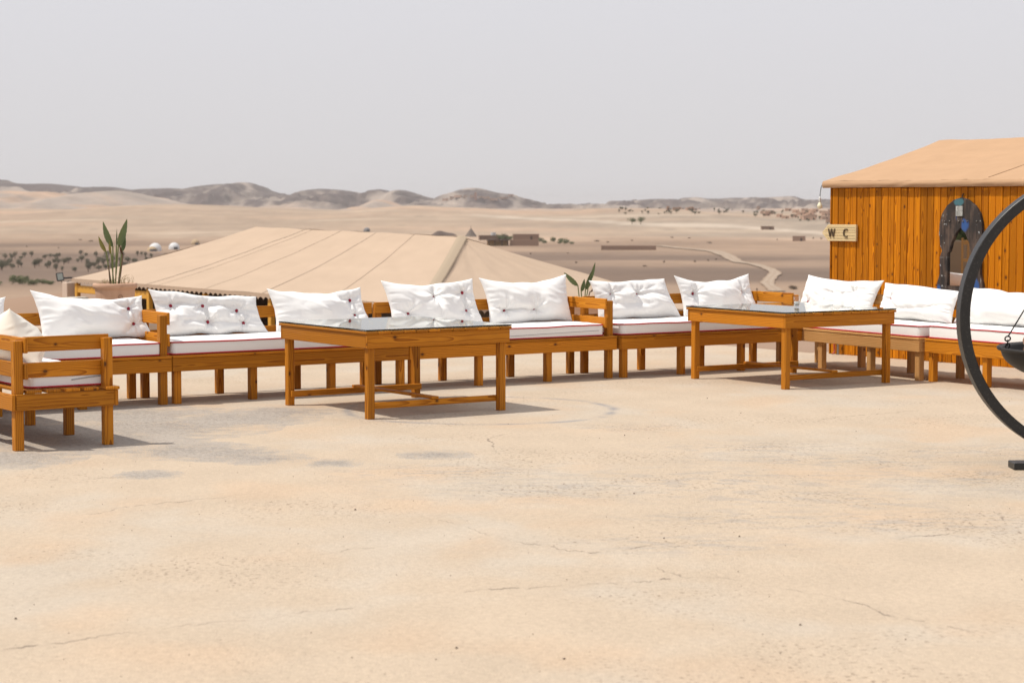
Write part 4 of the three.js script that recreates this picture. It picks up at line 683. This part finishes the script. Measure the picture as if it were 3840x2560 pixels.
// ---------------------------------------------------------------- black fire-bowl ring
{
  const c = [3.706, 0, -12.48], g = thing('fire_bowl_stand', 'tall black steel ring with a hanging fire bowl at the right edge', 'fire bowl', c, -0.0);
  const steel = new THREE.MeshStandardMaterial({ color: new THREE.Color().setRGB(0.016, 0.016, 0.017), roughness: 0.45, metalness: 0.0 });
  const wearTex = dataTex(512, 128, (x, y) => { const n = sm(0.32, 0.55, nz(x / 7, y / 9, 3) + 0.3 * nz(x / 60, y / 40, 5)), e = fbm(x / 50, y / 30, 3); return mix3([0.011 + 0.006 * e, 0.011 + 0.006 * e, 0.0115 + 0.006 * e], [0.07, 0.066, 0.06], n * 0.4); });
  steel.map = wearTex; steel.color.set(0xffffff);
  const R = 0.909, w = 0.064, dp = 0.058, bv = 0.004;
  const lp = [[R - w, -dp + bv], [R - w + bv, -dp], [R - bv, -dp], [R, -dp + bv], [R, dp - bv], [R - bv, dp], [R - w + bv, dp], [R - w, dp - bv], [R - w, -dp + bv]];
  const P = [], I = [], Nn = [], U = [], seg = 160; let k = 0;
  for (let e = 0; e < lp.length - 1; e++) { const [r0, z0] = lp[e], [r1, z1] = lp[e + 1]; let nr = z1 - z0, nzz = -(r1 - r0); const l = Math.hypot(nr, nzz); nr /= l; nzz /= l;
    for (let i = 0; i <= seg; i++) { const a = (i / seg) * Math.PI * 2, ca = Math.cos(a), sa = Math.sin(a); P.push(r0 * ca, r0 * sa, z0, r1 * ca, r1 * sa, z1); Nn.push(nr * ca, nr * sa, nzz, nr * ca, nr * sa, nzz); U.push((i / seg) * 8, e * 0.3, (i / seg) * 8, e * 0.3 + 0.25); if (i < seg) { const q = k + i * 2; I.push(q, q + 3, q + 1, q, q + 2, q + 3); } } k += (seg + 1) * 2; }
  const rg = new THREE.BufferGeometry(); rg.setAttribute('position', new THREE.Float32BufferAttribute(P, 3)); rg.setAttribute('normal', new THREE.Float32BufferAttribute(Nn, 3)); rg.setAttribute('uv', new THREE.Float32BufferAttribute(U, 2)); rg.setIndex(I);
  part(g, 'ring', rg, steel, [0, 0.961, 0]);
  part(g, 'base_plate', cbox(1.12, 0.044, 0.16, 0.004), steel, [0, 0.0225, 0]); part(g, 'base_plate', cbox(0.16, 0.04, 0.9, 0.004), steel, [0, 0.021, 0]);
  const iron = std([0.03, 0.027, 0.025], 0.65, { metalness: 0.3 }), rb = 0.645, yb = 0.745, prof = [];
  for (let i = 0; i <= 20; i++) { const a = (i / 20) * Math.PI / 2; prof.push(new THREE.Vector2(Math.sin(a) * (rb - 0.025), -0.225 * Math.cos(a))); }
  prof.push(new THREE.Vector2(rb - 0.004, 0.0), new THREE.Vector2(rb, 0.008), new THREE.Vector2(rb, 0.018), new THREE.Vector2(rb - 0.008, 0.022), new THREE.Vector2(rb - 0.032, 0.012));
  for (let i = 20; i >= 0; i--) { const a = (i / 20) * Math.PI / 2; prof.push(new THREE.Vector2(Math.sin(a) * (rb - 0.038), 0.008 - 0.22 * Math.cos(a))); }
  part(g, 'bowl', new THREE.LatheGeometry(prof, 72), iron, [0, yb, 0]);
  for (const a of [Math.PI, Math.PI * 5 / 3, Math.PI / 3]) {
    const hx = Math.cos(a) * (rb - 0.05), hz = Math.sin(a) * (rb - 0.05), top = [Math.cos(a) * 0.03, 0.961 + R - w - 0.02, Math.sin(a) * 0.03];
    part(g, 'cable', tube([[hx, yb + 0.085, hz], top], 0.0045, 2, 6), iron);
    for (const [dy, rot] of [[0.075, 0], [0.05, 1.3], [0.03, 0.5]]) part(g, 'chain_link', new THREE.TorusGeometry(0.017, 0.0048, 6, 14), iron, [hx - Math.cos(a) * -0.0, yb + dy, hz], [0.3, rot + a, 0.2]);
  }
  part(g, 'hanging_hook', new THREE.TorusGeometry(0.03, 0.008, 8, 20), iron, [0, 0.961 + R - w - 0.03, 0]);
  const bark = std([0.24, 0.13, 0.075], 0.95);
  for (const [x, z, l, a, e, r] of [[-0.36, 0.05, 0.36, 0.5, 0.5, 0.045], [-0.2, -0.15, 0.5, -0.4, 0.15, 0.05], [0.05, 0.1, 0.5, 1.0, 0.1, 0.055], [-0.05, -0.02, 0.4, 0.2, 0.3, 0.04]]) { const lg = new THREE.CylinderGeometry(r, r * 1.1, l, 9, 4), q = lg.attributes.position; for (let i = 0; i < q.count; i++) q.setXYZ(i, q.getX(i) * (1 + 0.2 * nz(q.getX(i) * 20, q.getY(i) * 9, x)), q.getY(i), q.getZ(i) * (1 + 0.2 * nz(q.getZ(i) * 20, q.getY(i) * 9, z))); lg.computeVertexNormals();
    const yy = yb - 0.22 * Math.sqrt(Math.max(0, 1 - ((Math.hypot(x, z) + 0.12) / (rb - 0.03)) ** 2)) + 0.1 + Math.sin(e) * l * 0.2; const o = thing('firewood_log', x < -0.3 ? 'brown firewood log propped on the rim inside the fire bowl' : 'charred firewood log inside the fire bowl', 'firewood', [c[0] + x, yy, c[2] + z], a, 'logs in the fire bowl'); part(o, 'log', lg, bark, [0, 0, 0], [0, 0, Math.PI / 2 - e]); }
}

// ---------------------------------------------------------------- far away: camp, village, trees
const far = (b, d, lift = 0) => { const X = brg(b) * d, Z = -d; return [X, groundH(X, Z) + lift, Z]; };
const slope = (b, y, lift = 0, d0 = 350, d1 = 4300) => { let d = d0; for (; d < d1; d *= 1.004) { const X = brg(b) * d; if (772 - ((groundH(X, -d) - 1.65) / d) * 7480 <= y) break; } return far(b, d, lift); };
const earth = (k, t = [0.3, 0.2, 0.145]) => std(t.map((q) => q * k), 0.95);
{ // domes
  const white = std([0.62, 0.62, 0.62], 0.7), tanD = std([0.42, 0.31, 0.19], 0.9), dark = std([0.08, 0.08, 0.085], 0.5);
  const dome = (label, b, d, r, m, porch) => { const o = thing('dome_tent', label, 'dome tent', slope(b, d, -0.2), 0.5, 'dome tents of the desert camp'); const g = new THREE.SphereGeometry(r, 20, 10, 0, Math.PI * 2, 0, Math.PI * 0.52); part(o, 'shell', g, m, [0, 0.35 * r, 0]); part(o, 'wall', new THREE.CylinderGeometry(r * 0.99, r * 0.99, 0.4 * r, 20, 1, true), m, [0, 0.18 * r, 0]);
    if (porch) { part(o, 'porch', new THREE.SphereGeometry(r * 0.85, 16, 8, 0, Math.PI * 2, 0, Math.PI * 0.5), tanD, [-r * 0.9, 0, r * 1.2]); part(o, 'window', new THREE.CylinderGeometry(r * 0.62, r * 0.66, r * 0.4, 16), dark, [-r * 0.9, r * 0.22, r * 1.52]); } else part(o, 'window', new THREE.CylinderGeometry(r * 0.5, r * 0.5, r * 0.5, 12), dark, [0, 0.3 * r, r * 0.6]); };
  dome('white dome tent with a tan porch above the left slope of the canvas tent', 582, 941, 2.4, white, true);
  dome('white dome tent, second of the camp, just above the canvas tent', 653, 934, 2.1, white, false);
  dome('small tan dome tent, farthest of the camp, above the canvas tent', 733, 917, 1.8, tanD, false);
  dome('small dark-topped dome tent peeping over the ridge of the canvas tent', 1376, 868, 1.7, std([0.2, 0.19, 0.19], 0.9), false);
}
const house = (label, group, b, d, w, h, dp, k, turn = 0, lift = 0) => { const o = thing('earth_house', label, 'house', d < 0 ? slope(b, -d, lift - 0.3) : far(b, d, lift - 0.3), turn, group), m = earth(k); part(o, 'wall', cbox(w, h, dp, 0.02), m, [0, h / 2, 0]); part(o, 'parapet', cbox(w * 1.02, 0.25, dp * 1.02, 0.02), m, [0, h + 0.1, 0]); part(o, 'door', cbox(0.9, Math.min(2, h * 0.7), 0.1, 0.01), earth(0.25), [w * 0.2, Math.min(2, h * 0.7) / 2, dp / 2 + 0.02]); return o; };
{ // the camp restaurant
  const cloth2 = std([0.105, 0.075, 0.06], 0.95), o = thing('dark_tent', 'low dark brown nomad tent beyond the right end of the canvas tent', 'tent', slope(1664, 884, -0.1), 0.2);
  part(o, 'roof', gridGeo(24, 10, (s, t) => { const x = (s - 0.5) * 11.5, y = 2.9 * Math.pow(Math.sin(Math.PI * Math.min(1, s * 0.92 + 0.04)), 0.7) * (0.8 + 0.2 * Math.sin(s * 7)) * (1 - Math.pow(Math.abs(t - 0.5) * 2, 2)); return [x, y, (t - 0.5) * 8]; }), cloth2);
  const q = thing('pointed_tent', 'pointed dark tent with a pole beyond the canvas tent', 'tent', slope(1766, 886, -0.1), 0); part(q, 'roof', new THREE.ConeGeometry(3.1, 4.2, 10), std([0.15, 0.12, 0.1], 0.95), [0, 2.1, 0]); part(q, 'pole', new THREE.CylinderGeometry(0.08, 0.08, 1.4, 6), earth(0.4), [0, 4.6, 0]);
  house('flat brown building with a white tank of the desert camp', undefined, 1850, -899, 13, 2.0, 6, 0.55, 0.1);
  single('water_tank', new THREE.CylinderGeometry(1.1, 1.1, 1.5, 16), std([0.5, 0.5, 0.5], 0.6), 'small white water tank on the roof of the camp building', 'tank', slope(1850, 899, 2.5));
  house('long reddish building behind the camp wall', undefined, 1972, -902, 11.5, 2.6, 5, 0.8, 0.05, 0.4);
  const w1 = thing('camp_wall', 'brown compound wall in front of the camp buildings', 'wall', slope(1966, 921, -0.3), 0.0); part(w1, 'wall', cbox(12, 2.9, 0.5, 0.05), earth(0.95), [0, 1.45, 0]);
  const pg = thing('pergola', 'dark pergola left of the brown compound wall', 'pergola', slope(1868, 921, -0.2), 0.1); for (const x of [-4, -1.5, 1.5, 4]) part(pg, 'post', cbox(0.35, 2.5, 0.35, 0.02), earth(0.4), [x, 1.25, 1.5]); part(pg, 'roof', cbox(9.5, 0.35, 4.5, 0.03), earth(0.33), [0, 2.65, 0]); part(pg, 'back_wall', cbox(9, 2.4, 0.3, 0.02), std([0.42, 0.27, 0.11], 0.9), [0, 1.2, -1.6]);
  const lw = thing('field_wall', 'long low earthen wall on the brown plain, right of the camp', 'wall', slope(2357, 937, -0.3), -0.06); part(lw, 'wall', cbox(21.5, 2.1, 1.2, 0.15), earth(0.85), [0, 1.05, 0]);
  house('low dark barn beside the pale road, right of the field wall', undefined, 2877, -861, 6.5, 1.8, 4, 0.7, 0);
  house('small reddish hut with a dark door, beside the wooden sign', undefined, 2996, -903, 5.4, 2.3, 4, 0.95, -0.2);
  house('square tower on the hill crest right of the lone tree', undefined, 2843, -786, 4, 4.5, 4, 1.0);
  house('pink corner tower on the pale ridge', undefined, 2504, -790, 2, 3, 2, 1.25);
}
for (let i = 0; i < 7; i++) house('flat pale house in the row on the ridge below the far hills', 'ridge houses', 2535 + i * 14 + rr(-4, 4), -(786 + rr(-2, 3)), rr(2.5, 5), rr(1.6, 2.6), 3.5, rr(1.0, 1.35), rr(-0.3, 0.3));
for (let i = 0; i < 40; i++) { const b = 2850 + Math.pow(rnd(), 0.7) * 300; house('small earth-coloured house of the village left of the hut', 'village houses', b, -rr(790, 812 + (b - 2850) * 0.09), rr(2.5, 5), rr(1.5, 2.4), rr(2.5, 4), rr(1.1, 2.0), rr(-0.5, 0.5)); }
for (let i = 0; i < 11; i++) house('pale building of the settlement on the far domed hill', 'hill settlement', 1672 + i * 25 + rr(-8, 8), -(746 + rr(-6, 8)), rr(6, 14), rr(3, 5), 8, rr(1.1, 1.7), rr(-0.3, 0.3));
{ const m = thing('minaret', 'slender reddish tower standing above the far hill settlement', 'tower', slope(1784, 757, -1), 0); part(m, 'shaft', cbox(5, 12, 5, 0.1), std([0.36, 0.2, 0.14], 0.95), [0, 6, 0]); part(m, 'lantern', cbox(2.8, 2, 2.8, 0.1), std([0.36, 0.2, 0.14], 0.95), [0, 13, 0]); }
// shrubs and trees: crowns of many small leaf faces
function crown(n, rx, ry, leaf, lobes, sd) {
  const P = [], I = []; let k = 0; seed = sd;
  const L = []; for (let i = 0; i < lobes; i++) L.push([rr(-0.55, 0.55), rr(-0.1, 0.6), rr(-0.55, 0.55), rr(0.35, 0.62)]);
  for (let i = 0; i < n; i++) {
    const l = L[i % lobes], a = rr(0, 6.283), c = rr(-1, 1), r = l[3] * Math.pow(rnd(), 0.4), s = Math.sqrt(1 - c * c);
    const x = (l[0] + r * s * Math.cos(a)) * rx, y = (l[1] + r * c) * ry, z = (l[2] + r * s * Math.sin(a)) * rx;
    const u = new THREE.Vector3(rr(-1, 1), rr(-1, 1), rr(-1, 1)).normalize().multiplyScalar(leaf * rr(0.6, 1.3)), w = new THREE.Vector3(rr(-1, 1), rr(-1, 1), rr(-1, 1)).cross(u).normalize().multiplyScalar(leaf * 0.6);
    P.push(x - u.x, y - u.y, z - u.z, x + w.x, y + w.y, z + w.z, x + u.x, y + u.y, z + u.z, x - w.x, y - w.y, z - w.z); I.push(k, k + 1, k + 2, k, k + 2, k + 3); k += 4;
  }
  const g = new THREE.BufferGeometry(); g.setAttribute('position', new THREE.Float32BufferAttribute(P, 3)); g.setIndex(I); g.computeVertexNormals(); return g;
}
const fol = (c) => new THREE.MeshStandardMaterial({ color: new THREE.Color().setRGB(...c), roughness: 0.9, side: THREE.DoubleSide });
const OL = [fol([0.17, 0.155, 0.108]), fol([0.2, 0.18, 0.125]), fol([0.145, 0.14, 0.092])], GRN = [fol([0.12, 0.145, 0.06]), fol([0.15, 0.16, 0.08])], DRY = [fol([0.16, 0.115, 0.075])], TRK = std([0.14, 0.1, 0.075], 1);
const crowns = [0, 1, 2, 3].map((i) => crown(1000, 1, 0.95, 0.075, 9, 900 + i * 77)), trunkG = new THREE.CylinderGeometry(0.06, 0.1, 0.8, 7);
function shrub(name, label, cat, group, b, d, r, h, mats, trunk) {
  const o = thing(name, label, cat, d < 0 ? slope(b, -d, -0.05) : far(b, d, -0.05), rr(0, 6), group);
  const c = part(o, 'crown', pick(crowns), pick(mats), [0, trunk ? h * 0.55 : h * 0.3, 0]); c.scale.set(r, h * 0.62, r);
  if (trunk) { const t = part(o, 'trunk', trunkG, TRK, [0, h * 0.25, 0]); t.scale.set(h * 0.55, h * 0.75, h * 0.55); }
}
seed = 4711;
{ const g = thing('garden_shrub', 'dark green shrub reflected in the top of the arched mirror', 'shrub', [-8.6, -2.0, -21.0], 0); const c = part(g, 'crown', crowns[0], GRN[0], [0, 2.3, 0]); c.scale.set(2.2, 2.6, 2.2); const t = part(g, 'trunk', trunkG, TRK, [0, 0.6, 0]); t.scale.set(1.4, 2.6, 1.4); }
for (let i = 0; i < 110; i++) { const d = -(958 + 62 * Math.pow(rnd(), 0.9)), b = rr(-60, 640) ; shrub('olive_tree', 'small grey-green olive tree in the grove on the left plain', 'tree', 'olive grove', b, d, rr(0.5, 1.25), rr(1.1, 2.2), OL, true); }
for (const [b, d, r, h] of [[-10, 372, 1.6, 1.1], [62, 378, 1.9, 2.3], [112, 372, 1.5, 1.6], [150, 380, 1.5, 1.3], [186, 376, 1.2, 1.0], [98, 395, 0.9, 1.7]]) shrub('green_shrub', 'dark green shrub at the edge of the left slope', 'shrub', 'green shrubs at the slope edge', b, d, r, h, GRN, false);
for (let i = 0; i < 16; i++) shrub('camp_shrub', 'green shrub of the camp garden beside the brown compound wall', 'shrub', 'camp garden shrubs', i < 8 ? rr(1812, 1920) : rr(2022, 2150), -(i < 8 ? rr(893, 902) : rr(906, 916)), rr(1.1, 2.6), rr(1.4, 2.8), GRN, false);
for (const [b, d, r, h, l] of [[2370, -840, 2.7, 3.4, 'left one of the two round dark acacias above the pale road'], [2402, -842, 2.5, 3.7, 'right one of the two round dark acacias above the pale road'], [2678, -793, 1.2, 4.6, 'lone slender tree on the ridge against the far hills']]) shrub('acacia_tree', l, 'tree', d < -830 ? 'pair of acacias' : undefined, b, d, r, h, GRN, true);
for (const [b, d, r, h] of [[2491, -984, 0.5, 0.8], [2606, -983, 0.4, 0.9], [2656, -979, 0.4, 0.8], [2685, -976, 0.4, 0.7], [2415, -998, 0.9, 0.45], [2975, -1085, 1.1, 1.0], [2130, -950, 0.4, 0.6], [2160, -986, 0.45, 0.7], [2840, -1090, 0.2, 0.7], [1990, -952, 0.5, 0.7], [2520, -892, 0.8, 0.8], [2585, -894, 0.9, 0.7], [2660, -911, 1.2, 0.8], [2280, -909, 0.9, 0.8], [2238, -905, 1.4, 0.9], [2370, -902, 0.7, 0.7], [340, -905, 1.6, 0.7], [300, -900, 1.2, 0.6], [220, -930, 0.6, 0.6], [100, -925, 0.5, 0.6], [3010, -895, 0.5, 0.9], [3050, -896, 0.5, 1.2], [3080, -897, 0.6, 1.0], [2915, -900, 0.4, 0.9]]) shrub('desert_bush', 'small dry bush dotted on the brown plain', 'shrub', 'bushes on the plain', b, d, r, h, DRY, false);
for (let i = 0; i < 60; i++) { const b = rr(2320, 3160); shrub('village_tree', 'dusty green tree among the village houses and fields', 'tree', 'village trees', b, -(b > 2800 ? rr(788, 815 + (b - 2800) * 0.09) : rr(784, 806)), rr(0.7, 1.7), rr(1, 2.4), OL, true); }

renderer.render(scene, camera);
